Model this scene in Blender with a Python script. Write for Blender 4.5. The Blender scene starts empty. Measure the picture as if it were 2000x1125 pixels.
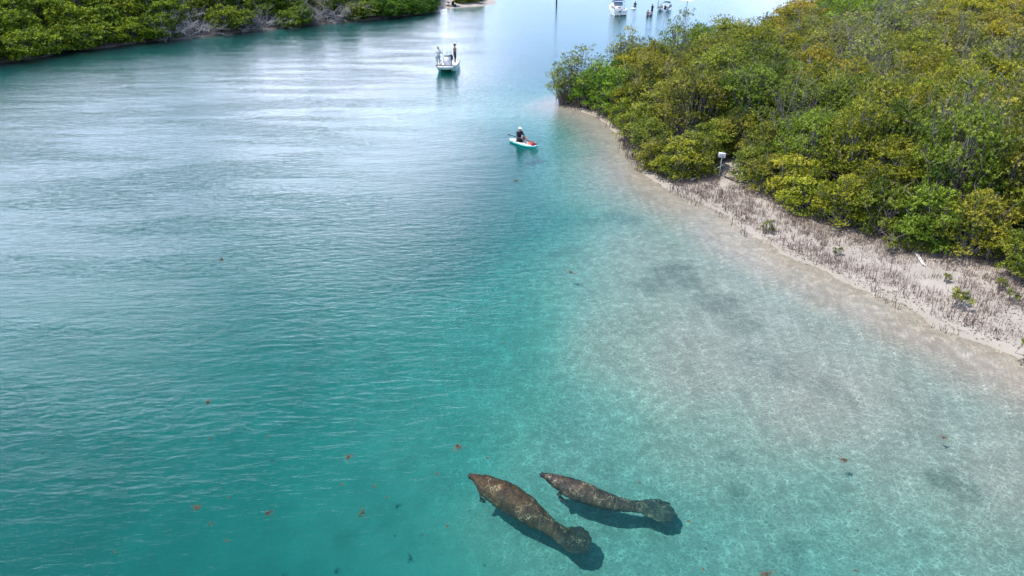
import bpy, bmesh, math, random
import numpy as np
from mathutils import Vector, Matrix, noise as mnoise

# ------------------------------------------------------------------ camera, world, sun, exposure
scene = bpy.context.scene
COL = scene.collection
R = math.radians
CAM_H, PITCH, F = 12.0, R(27.4), 1333.3333
cd = bpy.data.cameras.new("camera")
cam = bpy.data.objects.new("camera", cd)
COL.objects.link(cam)
cam.location = (0, 0, CAM_H)
cam.rotation_euler = (R(90) - PITCH, 0, 0)
cd.sensor_width = 36.0
cd.lens = 24.0
cd.clip_start = 0.1
cd.clip_end = 12000
scene.camera = cam

SUN_EL, SUN_AZ = R(61), R(-104)
SUN_DIR = Vector((math.sin(SUN_AZ) * math.cos(SUN_EL), math.cos(SUN_AZ) * math.cos(SUN_EL), math.sin(SUN_EL)))   # towards the sun
sl = bpy.data.lights.new("sun", "SUN")
sl.energy = 3.7
sl.angle = R(0.55)
sl.color = (1.0, 0.965, 0.90)
sun = bpy.data.objects.new("sun", sl)
COL.objects.link(sun)
sun.rotation_euler = SUN_DIR.to_track_quat('Z', 'Y').to_euler()

world = bpy.data.worlds.new("World")
scene.world = world
world.use_nodes = True
wn, wl = world.node_tree.nodes, world.node_tree.links
wn.clear()

def N(nt, typ, **kw):
    n = nt.nodes.new(typ)
    for k, v in kw.items():
        if k == 'inp':
            for a, b in v.items():
                n.inputs[a].default_value = b
        else:
            setattr(n, k, v)
    return n

def math_node(nt, op, a, b=None, clamp=False):
    n = nt.nodes.new("ShaderNodeMath"); n.operation = op; n.use_clamp = clamp
    for i, x in enumerate((a, b)):
        if x is None: continue
        if isinstance(x, (int, float)): n.inputs[i].default_value = x
        else: nt.links.new(x, n.inputs[i])
    return n.outputs[0]

def maprange(nt, x, a, b, c=0.0, d=1.0, smooth=True):
    n = nt.nodes.new("ShaderNodeMapRange")
    n.interpolation_type = 'SMOOTHSTEP' if smooth else 'LINEAR'
    nt.links.new(x, n.inputs['Value'])
    n.inputs['From Min'].default_value = a; n.inputs['From Max'].default_value = b
    n.inputs['To Min'].default_value = c; n.inputs['To Max'].default_value = d
    return n.outputs['Result']

def mixcol(nt, fac, a, b, blend='MIX'):
    n = nt.nodes.new("ShaderNodeMix"); n.data_type = 'RGBA'; n.blend_type = blend
    for i, x in ((0, fac), (6, a), (7, b)):
        if isinstance(x, (int, float)): n.inputs[i].default_value = x
        elif isinstance(x, tuple): n.inputs[i].default_value = (*x[:3], 1)
        else: nt.links.new(x, n.inputs[i])
    return n.outputs[2]

nt = world.node_tree
sky = N(nt, "ShaderNodeTexSky", sky_type='NISHITA', sun_disc=False, sun_elevation=SUN_EL,
        sun_rotation=math.atan2(SUN_DIR.x, SUN_DIR.y), air_density=1.1, dust_density=0.3, ozone_density=1.8)
tc = N(nt, "ShaderNodeTexCoord")
sep = N(nt, "ShaderNodeSeparateXYZ"); nt.links.new(tc.outputs['Generated'], sep.inputs[0])
zc = math_node(nt, 'ADD', math_node(nt, 'MAXIMUM', sep.outputs[2], 0.0), 0.14)
comb = N(nt, "ShaderNodeCombineXYZ")
nt.links.new(math_node(nt, 'DIVIDE', sep.outputs[0], zc), comb.inputs[0])
nt.links.new(math_node(nt, 'DIVIDE', sep.outputs[1], zc), comb.inputs[1])
cn = N(nt, "ShaderNodeTexNoise", inp={'Scale': 0.62, 'Detail': 7.0, 'Roughness': 0.56, 'Distortion': 0.25})
mp = N(nt, "ShaderNodeMapping"); mp.inputs['Location'].default_value = (3.1, 1.7, 0.0)
nt.links.new(comb.outputs[0], mp.inputs[0]); nt.links.new(mp.outputs[0], cn.inputs['Vector'])
def lobe(az, el, c0, c1):                      # a large cumulus bank seen mirrored in the channel
    d = Vector((math.sin(R(az)) * math.cos(R(el)), math.cos(R(az)) * math.cos(R(el)), math.sin(R(el))))
    vm = N(nt, "ShaderNodeVectorMath", operation='DOT_PRODUCT'); vm.inputs[1].default_value = d
    nt.links.new(tc.outputs['Generated'], vm.inputs[0])
    return maprange(nt, vm.outputs['Value'], math.cos(R(c0)), math.cos(R(c1)))
bank = math_node(nt, 'MAXIMUM', lobe(-13, 13, 17, 3), lobe(-38, 19, 19, 4))
bank = math_node(nt, 'MAXIMUM', bank, math_node(nt, 'MULTIPLY', lobe(30, 10, 24, 5), 0.5))
fld = math_node(nt, 'ADD', cn.outputs['Fac'], math_node(nt, 'MULTIPLY', bank, 0.27))
fld = math_node(nt, 'SUBTRACT', fld, maprange(nt, sep.outputs[2], 0.40, 0.62, 0.0, 0.15))
cover = maprange(nt, fld, 0.51, 0.69)
cloudcol = mixcol(nt, maprange(nt, fld, 0.58, 0.90), (8.2, 10.0, 13.8), (25.5, 27.0, 34.0))
haze = maprange(nt, sep.outputs[2], 0.0, 0.62, 0.9, 0.0)
skyb = mixcol(nt, haze, sky.outputs[0], (6.2, 8.7, 14.0))
skyc = mixcol(nt, math_node(nt, 'MULTIPLY', cover, 0.92), skyb, cloudcol)
bg = N(nt, "ShaderNodeBackground"); bg.inputs['Strength'].default_value = 0.15
nt.links.new(skyc, bg.inputs['Color'])
wo = N(nt, "ShaderNodeOutputWorld"); nt.links.new(bg.outputs[0], wo.inputs['Surface'])

scene.view_settings.view_transform = 'Standard'
scene.view_settings.look = 'None'
scene.view_settings.gamma = 1.0
scene.view_settings.use_curve_mapping = False
scene.view_settings.exposure = 0.34
cy = scene.cycles
cy.max_bounces = 7; cy.diffuse_bounces = 2; cy.glossy_bounces = 3; cy.transmission_bounces = 4
cy.volume_bounces = 1; cy.transparent_max_bounces = 12
cy.caustics_reflective = False; cy.caustics_refractive = False
cy.sample_clamp_indirect = 6.0
cy.use_denoising = True

# ------------------------------------------------------------------ geometry of the view
CP, SP = math.cos(PITCH), math.sin(PITCH)
def G(px, py, z=0.0):
    """ground point seen at photo pixel px,py (2000 x 1125), on the level z"""
    u, v = px - 1000.0, py - 562.5
    d = Vector((u, F * CP - v * SP, -F * SP - v * CP))
    t = (z - CAM_H) / d.z
    return Vector((d.x * t, d.y * t, z))
def P(x, y, z=0.0):
    """photo pixel of world points (numpy friendly)"""
    dz = z - CAM_H
    depth = y * CP - dz * SP
    depth = np.maximum(depth, 1.5)
    upc = y * SP + dz * CP
    return 1000 + F * x / depth, 562.5 - F * upc / depth

def link(o, parent=None):
    COL.objects.link(o)
    if parent is not None: o.parent = parent
    return o
def tag(o, label=None, cat=None, group=None, kind=None):
    if label: o['label'] = label
    if cat: o['category'] = cat
    if group: o['group'] = group
    if kind: o['kind'] = kind
    return o
def empty(name, loc=(0, 0, 0), rz=0.0):
    o = bpy.data.objects.new(name, None); o.empty_display_size = 0.2
    o.location = loc; o.rotation_euler = (0, 0, rz)
    return link(o)
def np_mesh(name, V, Fc, mat=None, smooth=False):
    V = np.asarray(V, dtype=np.float32).reshape(-1, 3); Fc = np.asarray(Fc, dtype=np.int32)
    me = bpy.data.meshes.new(name)
    k = Fc.shape[1]
    me.vertices.add(len(V)); me.vertices.foreach_set("co", V.ravel())
    me.loops.add(Fc.size); me.loops.foreach_set("vertex_index", Fc.ravel())
    me.polygons.add(len(Fc))
    me.polygons.foreach_set("loop_start", np.arange(0, Fc.size, k, dtype=np.int32))
    me.polygons.foreach_set("loop_total", np.full(len(Fc), k, dtype=np.int32))
    if smooth: me.polygons.foreach_set("use_smooth", np.ones(len(Fc), dtype=bool))
    me.update(calc_edges=True)
    if mat: me.materials.append(mat)
    return me
def obj(name, me, parent=None, loc=None):
    o = bpy.data.objects.new(name, me)
    if loc is not None: o.location = loc
    return link(o, parent)
def add_attr(me, name, arr):
    a = me.attributes.new(name, 'FLOAT', 'POINT'); a.data.foreach_set("value", np.asarray(arr, dtype=np.float32))

def mat_new(name):
    m = bpy.data.materials.new(name); m.use_nodes = True
    m.node_tree.nodes.clear()
    return m, m.node_tree
def simple(name, col, rough=0.6, var=0.12, scale=6.0, metal=0.0, bump=0.0):
    m, t = mat_new(name)
    out = N(t, "ShaderNodeOutputMaterial"); b = N(t, "ShaderNodeBsdfPrincipled", inp={'Roughness': rough, 'Metallic': metal})
    tcn = N(t, "ShaderNodeTexCoord")
    no = N(t, "ShaderNodeTexNoise", inp={'Scale': scale, 'Detail': 5.0, 'Roughness': 0.6})
    t.links.new(tcn.outputs['Object'], no.inputs['Vector'])
    lo = tuple(c * (1 - var * 1.6) for c in col); hi = tuple(min(1, c * (1 + var)) for c in col)
    t.links.new(mixcol(t, maprange(t, no.outputs['Fac'], 0.3, 0.7), lo, hi), b.inputs['Base Color'])
    if bump:
        bp = N(t, "ShaderNodeBump", inp={'Distance': bump, 'Strength': 1.0})
        t.links.new(no.outputs['Fac'], bp.inputs['Height']); t.links.new(bp.outputs[0], b.inputs['Normal'])
    t.links.new(b.outputs[0], out.inputs['Surface'])
    return m

# ------------------------------------------------------------------ shorelines
def wp(lst): return [tuple(G(a, b)[:2]) for a, b in lst]
RIGHT_WATERLINE = wp([(2900, 1010), (2300, 800), (2060, 728), (2000, 700), (1930, 674), (1860, 645), (1800, 622), (1758, 592),
    (1700, 570), (1640, 546), (1560, 512), (1490, 474), (1420, 424), (1340, 386), (1270, 345), (1240, 318), (1226, 280),
    (1190, 244), (1160, 226), (1120, 213), (1098, 203), (1120, 192), (1200, 178), (1290, 166), (1370, 150), (1425, 132), (1465, 110),
    (1495, 86), (1530, 64), (1600, 32), (1760, -22)])
RIGHT_LAND = RIGHT_WATERLINE + [(400, 420), (2500, 700), (2500, -200), (60, -200), (32, 2)]
LEFT_WATERLINE = wp([(-900, 230), (-400, 172), (-100, 136), (0, 123), (60, 115), (102, 109), (114, 101), (160, 98), (220, 91), (300, 80), (350, 77), (400, 70), (500, 60),
    (620, 47), (750, 36), (830, 26), (845, 19), (880, 16), (940, 12), (972, 6), (966, 0), (930, -8), (870, -16), (700, -24)])
LEFT_LAND = LEFT_WATERLINE + [(-100, 420), (-2500, 900), (-2500, -300), (-120, 20)]
FOLIAGE = wp([(2900, 850), (2200, 625), (2000, 572), (1900, 548), (1840, 512), (1800, 506), (1740, 482), (1660, 468), (1600, 446), (1540, 422),
    (1490, 392), (1455, 368), (1448, 338), (1425, 322), (1395, 326), (1388, 350), (1340, 364), (1290, 348), (1250, 316), (1232, 286), (1204, 254),
    (1172, 232), (1128, 214), (1100, 203), (1120, 192), (1200, 178), (1290, 166), (1370, 150), (1425, 132), (1465, 110), (1495, 86),
    (1530, 64), (1600, 32), (1760, -22)]) + [(400, 420), (2500, 700), (2500, -200), (75, -200), (42, 8)]

def signed(poly, X, Y):
    """distance to the polygon outline, positive inside"""
    X = np.asarray(X, dtype=float); Y = np.asarray(Y, dtype=float)
    n = len(poly); best = np.full(X.shape, 1e18); inside = np.zeros(X.shape, bool)
    for i in range(n):
        x0, y0 = poly[i]; x1, y1 = poly[(i + 1) % n]
        dx, dy = x1 - x0, y1 - y0
        t = np.clip(((X - x0) * dx + (Y - y0) * dy) / (dx * dx + dy * dy + 1e-12), 0, 1)
        best = np.minimum(best, (X - x0 - t * dx) ** 2 + (Y - y0 - t * dy) ** 2)
        c = (y0 > Y) != (y1 > Y)
        xi = x0 + (Y - y0) * dx / (dy if abs(dy) > 1e-9 else 1e-9)
        inside ^= c & (X < xi)
    return np.sqrt(best) * np.where(inside, 1, -1)

def smooth01(x): x = np.clip(x, 0, 1); return x * x * (3 - 2 * x)
class VNoise:
    def __init__(s, seed): s.t = np.random.RandomState(seed).rand(256, 256)
    def __call__(s, x, y):
        xi = np.floor(x).astype(int); yi = np.floor(y).astype(int); fx = x - xi; fy = y - yi
        fx = fx * fx * (3 - 2 * fx); fy = fy * fy * (3 - 2 * fy)
        g = lambda a, b: s.t[a & 255, b & 255]
        return (g(xi, yi) * (1 - fx) + g(xi + 1, yi) * fx) * (1 - fy) + (g(xi, yi + 1) * (1 - fx) + g(xi + 1, yi + 1) * fx) * fy
vn = VNoise(3)
def fbm(x, y, o=4):
    r = 0; a = 0.5
    for i in range(o): r = r + a * vn(x * 2 ** i + 17 * i, y * 2 ** i + 5 * i); a *= 0.5
    return r / (1 - 0.5 ** o)

# depth of the channel at photo pixels
DEPTHS = np.array([
    (60, 1080, 3.6), (300, 1000, 3.2), (60, 800, 3.2), (400, 850, 2.7), (600, 1080, 2.9), (700, 900, 2.2), (850, 1080, 2.2), (850, 800, 1.7),
    (1000, 960, 1.2), (1100, 1090, 1.25), (1150, 1060, 1.18), (1250, 980, 1.08), (1250, 1060, 1.12), (1000, 720, 1.15), (1130, 800, 0.95), (1300, 1110, 1.25), (1400, 1000, 1.05), (1400, 850, 0.74),
    (1600, 1100, 1.08), (1600, 950, 0.86), (1800, 1100, 0.98), (1990, 1110, 0.85), (1800, 900, 0.5), (1990, 950, 0.38), (1800, 1000, .8), (1960, 1040, .65), (1600, 780, 0.36), (1400, 680, 0.38),
    (1200, 640, 0.58), (1250, 520, 0.42), (1100, 520, 0.75), (1180, 430, 0.45), (1080, 420, 1.1), (1000, 560, 1.2), (900, 600, 1.6), (800, 680, 1.9),
    (500, 650, 2.4), (200, 600, 2.6), (200, 420, 2.4), (600, 420, 2.2), (900, 420, 2.4), (1150, 330, 0.36), (1085, 320, 1.1), (1040, 330, 2.0), (950, 300, 3.2), (1000, 275, 3.2),
    (1130, 250, 0.30), (1085, 240, 0.8), (1040, 230, 2.0), (700, 250, 2.2), (300, 250, 2.6), (100, 180, 3.0), (500, 120, 2.4), (900, 120, 3.2),
    (1050, 130, 3.0), (1000, 60, 2.2), (1000, 190, 2.2), (860, 150, 3.4), (1200, 60, 1.2), (1300, 30, 1.0), (800, 60, 2.0), (1100, 10, 1.2), (1000, -40, 1.5), (-400, 500, 3.0), (2400, 1100, 0.5)])
def water_depth(X, Y, dR, dL):
    px, py = P(X, np.maximum(Y, 7.0))
    py = np.minimum(py, 1300); px = np.clip(px, -500, 2500)
    num = np.zeros_like(X); den = np.zeros_like(X) + 1e-12
    for a, b, d in DEPTHS:
        q = ((px - a) ** 2 + ((py - b) * (1.0 + 260.0 / (abs(b) + 150))) ** 2) / (130.0 ** 2)
        w = np.exp(-q * 1.3) + 1e-5 / (q + .3)
        num += w * d; den += w
    dep = num / den
    dep = dep * (0.68 + 0.32 * smooth01((dep - .45) / .7))
    sR = np.maximum(-dR, 0); sL = np.maximum(-dL, 0)
    tip = 1 + 1.2 * smooth01((6.0 - X) / 8) * smooth01((Y - 40) / 10) * (1 - smooth01((Y - 50) / 4))
    dep = np.minimum(dep, (0.035 * sR + 0.018 * sR ** 2 + 0.035 * np.maximum(sR - 4.0, 0) ** 2) * tip + 0.003)
    far = smooth01((Y - 47) / 8)
    dep = np.where(far > 0, np.minimum(dep, dep * (1 - far) + far * (0.02 + 0.10 * sR)), dep)
    dep = np.minimum(dep, 0.55 * sL + 0.02)
    return dep

def axis(parts):
    out = []
    for a, b, st in parts: out += list(np.arange(a, b, st))
    return np.array(out)
gx = axis([(-2500, -800, 300), (-800, -200, 60), (-200, -70, 5), (-70, -22, 1.0), (-22, 34, 0.22), (34, 70, 0.9), (70, 200, 5), (200, 800, 60), (800, 2501, 300)])
gy = axis([(-190, -20, 20), (-20, 8, 2), (8, 46, 0.22), (46, 80, 0.6), (80, 150, 1.2), (150, 300, 8), (300, 900, 60), (900, 6001, 500)])
XX, YY = np.meshgrid(gx, gy)
dR = signed(RIGHT_LAND, XX, YY); dL = signed(LEFT_LAND, XX, YY)
# ragged shoreline
rag = (fbm(XX * 0.55, YY * 0.55) - 0.5) * 0.9 + (fbm(XX * 2.2 + 9, YY * 2.2) - 0.5) * 0.35
dRr = dR + rag * np.clip(1 - np.abs(dR) / 14, 0.0, 1); dLr = dL + rag * np.clip(1 - np.abs(dL) / 14, 0.0, 1)
dep = water_depth(XX, YY, dRr, dLr)
# current-worn hollows and low bars
dep2 = dep * (1 + 0.22 * (fbm(XX * 0.35 + 3, YY * 0.35) - 0.5) * smooth01(dep / 0.3)) + 0.05 * (fbm(XX * 1.6, YY * 1.6 + 4) - .5) * smooth01((dep - .15) / 0.6)
Z = -dep2
sandrise = 0.06 * np.maximum(dRr, 0) + 0.05 * (fbm(XX * 0.8, YY * 0.8) - 0.35) * smooth01(dRr / 1.0)
Z = np.where(dRr > 0, np.minimum(sandrise, 0.55 + 0.2 * fbm(XX * .2, YY * .2)), Z)
pxl, pyl = P(XX, np.maximum(YY, 3.0))
lf = 1 - smooth01((pxl - 740) / 130)
Z = np.where(dLr > 0, 0.02 + np.minimum(0.08 * dLr, 0.3) + smooth01((dLr - 0.2) / 10) * 4.6 * lf + 0.3 * fbm(XX * .3, YY * .3) * smooth01(dLr / 3), Z)
nx, ny = len(gx), len(gy)
idx = np.arange(nx * ny).reshape(ny, nx)
quads = np.stack([idx[:-1, :-1], idx[:-1, 1:], idx[1:, 1:], idx[1:, :-1]], -1).reshape(-1, 4)

# sea grass and weed stains lying on the bed (photo pixel, radius in m, strength)
SPOTS = [(665, 1062, .42, 1), (640, 1085, .35, .8), (925, 1084, .3, .9), (1320, 535, 1.0, .8), (1275, 560, .9, .6), (1345, 560, .8, .7), (1410, 600, .9, .7), (1450, 640, .8, .5), (1155, 425, .8, .45), (1100, 480, .9, .4), (1200, 420, .8, .5),
         (1230, 430, .7, .5), (1600, 760, .6, .5), (1640, 780, .5, .4), (1840, 935, .4, .7), (1880, 950, .35, .6), (1900, 975, .3, .5), (1440, 940, .3, .6), (1500, 880, .3, .35), (1560, 1040, .3, .5), (1190, 980, .25, .3),
         (1100, 330, .6, .3), (1060, 850, .3, .3), (1700, 1000, .3, .4), (700, 690, .3, .3), (655, 950, .3, .5), (737, 937, .15, .5), (1380, 590, .9, .5), (1480, 700, .7, .5), (1530, 735, .7, .4), (1430, 880, .35, .4)]
grass = np.zeros_like(XX)
for a, b, r, s in SPOTS:
    c = G(a, b, -0.4); q = np.sqrt((XX - c.x) ** 2 + ((YY - c.y)) ** 2) / r
    q = q + (fbm(XX * 2.4 + a, YY * 2.4) - 0.5) * 1.6
    grass = np.maximum(grass, s * (1 - smooth01((q - 0.35) / 0.9)))
grass = np.maximum(grass, .55 * smooth01((YY - 20) / 14) * smooth01((dep2 - .35 + .3 * smooth01((YY - 52) / 8)) / .9) * (0.75 + .25 * fbm(XX * .3, YY * .3)))  # wide grass cover added on the farther channel floor to mute bed shadows

# ------------------------------------------------------------------ ground
m, t = mat_new("sand_ground")
out = N(t, "ShaderNodeOutputMaterial"); b = N(t, "ShaderNodeBsdfPrincipled", inp={'Roughness': 0.92})
b.inputs['Specular IOR Level'].default_value = 0.15
tcn = N(t, "ShaderNodeTexCoord"); O = tcn.outputs['Object']
def tnoise(t, scale, detail=4, rough=0.6, vec=None, dist=0.0):
    n = N(t, "ShaderNodeTexNoise", inp={'Scale': scale, 'Detail': detail, 'Roughness': rough, 'Distortion': dist})
    if vec is not None: t.links.new(vec, n.inputs['Vector'])
    return n.outputs['Fac']
def attr(t, name):
    a = N(t, "ShaderNodeAttribute", attribute_name=name); return a.outputs['Fac']
n1 = tnoise(t, 0.9, 6, 0.65, O); n2 = tnoise(t, 16, 5, 0.7, O); n3 = tnoise(t, 55, 3, 0.7, O)
col = mixcol(t, maprange(t, n1, 0.3, 0.7), (0.43, 0.375, 0.32), (0.54, 0.475, 0.41))
col = mixcol(t, math_node(t, 'MULTIPLY', maprange(t, n2, 0.52, 0.72), 0.35), col, (0.33, 0.27, 0.21))
litter = math_node(t, 'MULTIPLY', maprange(t, n3, 0.50, 0.64), attr(t, 'litter'))
col = mixcol(t, litter, col, (0.12, 0.085, 0.06))
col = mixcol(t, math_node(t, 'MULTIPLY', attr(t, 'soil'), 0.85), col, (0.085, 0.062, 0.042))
wet = attr(t, 'wet')
col = mixcol(t, math_node(t, 'MULTIPLY', wet, 0.42), col, (0.32, 0.27, 0.20))
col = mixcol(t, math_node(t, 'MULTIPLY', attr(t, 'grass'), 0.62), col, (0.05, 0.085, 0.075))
col = mixcol(t, attr(t, 'under'), col, mixcol(t, 1.0, col, (0.95, 0.84, 0.88), 'MULTIPLY'))
t.links.new(col, b.inputs['Base Color'])
vw = N(t, "ShaderNodeMapping"); vw.inputs['Rotation'].default_value = (0, 0, R(-35)); vw.inputs['Scale'].default_value = (1.5, 5.5, 1)
t.links.new(O, vw.inputs[0])
rip = tnoise(t, 1.4, 3, 0.5, vw.outputs[0], 0.4)
hh = math_node(t, 'ADD', math_node(t, 'MULTIPLY', n2, 0.012), math_node(t, 'MULTIPLY', rip, 0.035))
hh = math_node(t, 'ADD', hh, math_node(t, 'MULTIPLY', n1, 0.015))
bp = N(t, "ShaderNodeBump", inp={'Distance': 1.0, 'Strength': 0.8}); t.links.new(hh, bp.inputs['Height']); t.links.new(bp.outputs[0], b.inputs['Normal'])
t.links.new(b.outputs[0], out.inputs['Surface'])
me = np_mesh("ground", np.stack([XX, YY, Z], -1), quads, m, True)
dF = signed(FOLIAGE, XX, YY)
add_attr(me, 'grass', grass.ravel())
add_attr(me, 'under', smooth01((-Z) / .12).ravel())
shorepatch = smooth01((fbm(XX * 0.7 + 31, YY * 0.7) - 0.35) / 0.3)
lit = np.clip(smooth01((dRr - 0.3) / 1.2) * (0.45 + 0.55 * shorepatch), 0, 1)
add_attr(me, 'litter', lit.ravel())
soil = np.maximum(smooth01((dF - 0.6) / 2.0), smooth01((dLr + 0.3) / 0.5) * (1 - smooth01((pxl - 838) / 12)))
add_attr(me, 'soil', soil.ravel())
wet = smooth01((0.9 - np.abs(dRr - 0.0)) / 0.7) * (0.5 + 0.5 * (dRr > -0.2)) + 0.55 * (1 - smooth01((np.abs(XX - G(1130, 250).x) + 0.0) / 12)) * smooth01((YY - 28) / 8) * (dRr < 0.2)
add_attr(me, 'wet', np.clip(wet, 0, 1).ravel())
tag(obj("ground", me), "pale sand bed, beach and banks of the channel", kind='structure')

# ------------------------------------------------------------------ water body
m, t = mat_new("channel_water")
out = N(t, "ShaderNodeOutputMaterial")
tcn = N(t, "ShaderNodeTexCoord"); O = tcn.outputs['Object']
def mapped(t, vec, rot, sc, loc=(0, 0, 0)):
    k = N(t, "ShaderNodeMapping"); k.inputs['Rotation'].default_value = (0, 0, R(rot)); k.inputs['Scale'].default_value = sc
    k.inputs['Location'].default_value = loc; t.links.new(vec, k.inputs[0]); return k.outputs[0]
wA = tnoise(t, 1.0, 3, 0.5, mapped(t, O, -14, (0.35, 1.15, 1)), 0.3)
wB = tnoise(t, 1.0, 4, 0.55, mapped(t, O, -24, (1.5, 4.2, 1)), 0.5)
wC = tnoise(t, 1.0, 3, 0.6, mapped(t, O, 12, (6.5, 13.0, 1)), 0.8)
patch = maprange(t, tnoise(t, 1.0, 3, 0.5, mapped(t, O, 10, (0.05, 0.09, 1), (4, 2, 0))), 0.36, 0.66, 0.6, 1.4)
sx = N(t, 'ShaderNodeSeparateXYZ'); t.links.new(O, sx.inputs[0])
patch = math_node(t, 'ADD', patch, math_node(t, 'MULTIPLY', maprange(t, sx.outputs[0], -3.0, -13.0), maprange(t, tnoise(t, 1.0, 2, .5, mapped(t, O, -20, (.08, .35, 1))), .42, .58, .1, 1.5)))
shal = attr(t, 'shallow')
hA = math_node(t, 'MULTIPLY', wA, math_node(t, 'SUBTRACT', 0.022, math_node(t, 'MULTIPLY', shal, 0.016)))
hB = math_node(t, 'MULTIPLY', math_node(t, 'MULTIPLY', wB, 0.022), patch)
hC = math_node(t, 'MULTIPLY', wC, math_node(t, 'ADD', 0.007, math_node(t, 'MULTIPLY', shal, 0.003)))
hh = math_node(t, 'ADD', math_node(t, 'ADD', hA, hB), hC)
bp = N(t, "ShaderNodeBump", inp={'Distance': 1.0, 'Strength': 1.0}); t.links.new(hh, bp.inputs['Height'])
fr = N(t, "ShaderNodeFresnel", inp={'IOR': 1.36}); t.links.new(bp.outputs[0], fr.inputs['Normal'])
gl = N(t, "ShaderNodeBsdfGlossy", inp={'Roughness': 0.035}); t.links.new(bp.outputs[0], gl.inputs['Normal'])
# ripple light lines painted as a cell pattern into the surface's transparent tint
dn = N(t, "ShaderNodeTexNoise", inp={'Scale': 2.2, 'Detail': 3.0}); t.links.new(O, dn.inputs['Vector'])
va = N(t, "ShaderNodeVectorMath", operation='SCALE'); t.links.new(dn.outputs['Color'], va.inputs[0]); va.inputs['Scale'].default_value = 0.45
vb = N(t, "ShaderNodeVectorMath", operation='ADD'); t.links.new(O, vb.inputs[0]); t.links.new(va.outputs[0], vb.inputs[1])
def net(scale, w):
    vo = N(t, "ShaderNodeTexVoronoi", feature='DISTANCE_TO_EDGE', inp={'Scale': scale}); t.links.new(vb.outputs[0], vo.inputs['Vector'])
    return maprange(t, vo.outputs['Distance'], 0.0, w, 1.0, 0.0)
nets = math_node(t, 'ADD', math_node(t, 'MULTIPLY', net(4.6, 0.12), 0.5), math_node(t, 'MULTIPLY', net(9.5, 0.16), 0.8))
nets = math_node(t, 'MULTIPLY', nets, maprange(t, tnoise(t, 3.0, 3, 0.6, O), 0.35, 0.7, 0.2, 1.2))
cz = math_node(t, 'MULTIPLY', math_node(t, 'SUBTRACT', nets, 0.24), attr(t, 'painted_caustic'))
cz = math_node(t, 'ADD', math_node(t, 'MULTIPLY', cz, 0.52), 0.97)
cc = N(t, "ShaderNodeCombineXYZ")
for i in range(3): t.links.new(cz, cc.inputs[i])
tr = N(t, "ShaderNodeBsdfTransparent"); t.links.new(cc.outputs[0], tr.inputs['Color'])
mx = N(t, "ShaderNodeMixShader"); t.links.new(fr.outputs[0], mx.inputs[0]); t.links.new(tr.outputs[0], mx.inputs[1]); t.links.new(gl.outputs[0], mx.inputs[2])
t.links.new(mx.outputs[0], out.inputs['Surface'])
ab = N(t, "ShaderNodeVolumeAbsorption", inp={'Density': 1.0}); ab.inputs['Color'].default_value = (1 - 0.66, 1 - 0.125, 1 - 0.128, 1)
sc_ = N(t, "ShaderNodeVolumeScatter", inp={'Density': 0.10, 'Anisotropy': 0.2}); sc_.inputs['Color'].default_value = (0.30, 0.82, 0.86, 1)
ad = N(t, "ShaderNodeAddShader"); t.links.new(ab.outputs[0], ad.inputs[0]); t.links.new(sc_.outputs[0], ad.inputs[1])
t.links.new(ad.outputs[0], out.inputs['Volume'])
WATER = m
sub = lambda a, lo, hi, k: np.unique(np.concatenate([a[(a < lo) | (a > hi)], a[(a >= lo) & (a <= hi)][::k]]))
wx = gx[::2] if (len(gx) % 2) else np.append(gx[::2], gx[-1]); wy = gy[::2] if (len(gy) % 2) else np.append(gy[::2], gy[-1])
wx = wx.copy(); wy = wy.copy(); wx[0] += 5; wx[-1] -= 5; wy[0] += 5; wy[-1] -= 5
WX, WY = np.meshgrid(wx, wy)
wdR = signed(RIGHT_LAND, WX, WY); wdL = signed(LEFT_LAND, WX, WY); wdep = water_depth(WX, WY, wdR, wdL)
top = np.stack([WX, WY, np.zeros_like(WX)], -1).reshape(-1, 3)
mx_, my_ = len(wx), len(wy); wi = np.arange(mx_ * my_).reshape(my_, mx_)
tq = np.stack([wi[:-1, :-1], wi[:-1, 1:], wi[1:, 1:], wi[1:, :-1]], -1).reshape(-1, 4)
ring = np.concatenate([wi[0, :], wi[1:, -1], wi[-1, -2::-1], wi[-2:0:-1, 0]])
low = top[ring].copy(); low[:, 2] = -9.0
n0 = len(top); rn = len(ring); lowi = np.arange(n0, n0 + rn)
sk = np.stack([ring, lowi, np.roll(lowi, -1), np.roll(ring, -1)], -1)
cverts = np.array([[wx[0], wy[0], -9], [wx[-1], wy[0], -9], [wx[-1], wy[-1], -9], [wx[0], wy[-1], -9]])
me = bpy.data.meshes.new("water")
bm = bmesh.new()
allv = [bm.verts.new(v) for v in np.concatenate([top, low])]
for q in np.concatenate([tq, sk]): bm.faces.new([allv[i] for i in q])
bm.faces.new([allv[i] for i in lowi[::-1]])
bm.normal_update(); bm.to_mesh(me); bm.free()
me.materials.append(WATER)
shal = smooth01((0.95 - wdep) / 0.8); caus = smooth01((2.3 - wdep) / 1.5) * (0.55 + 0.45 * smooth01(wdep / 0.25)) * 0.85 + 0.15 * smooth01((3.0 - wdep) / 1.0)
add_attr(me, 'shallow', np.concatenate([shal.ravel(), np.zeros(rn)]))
add_attr(me, 'painted_caustic', np.concatenate([caus.ravel(), np.zeros(rn)]))
tag(obj("water", me), "clear turquoise channel water over pale sand", kind='structure')

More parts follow.
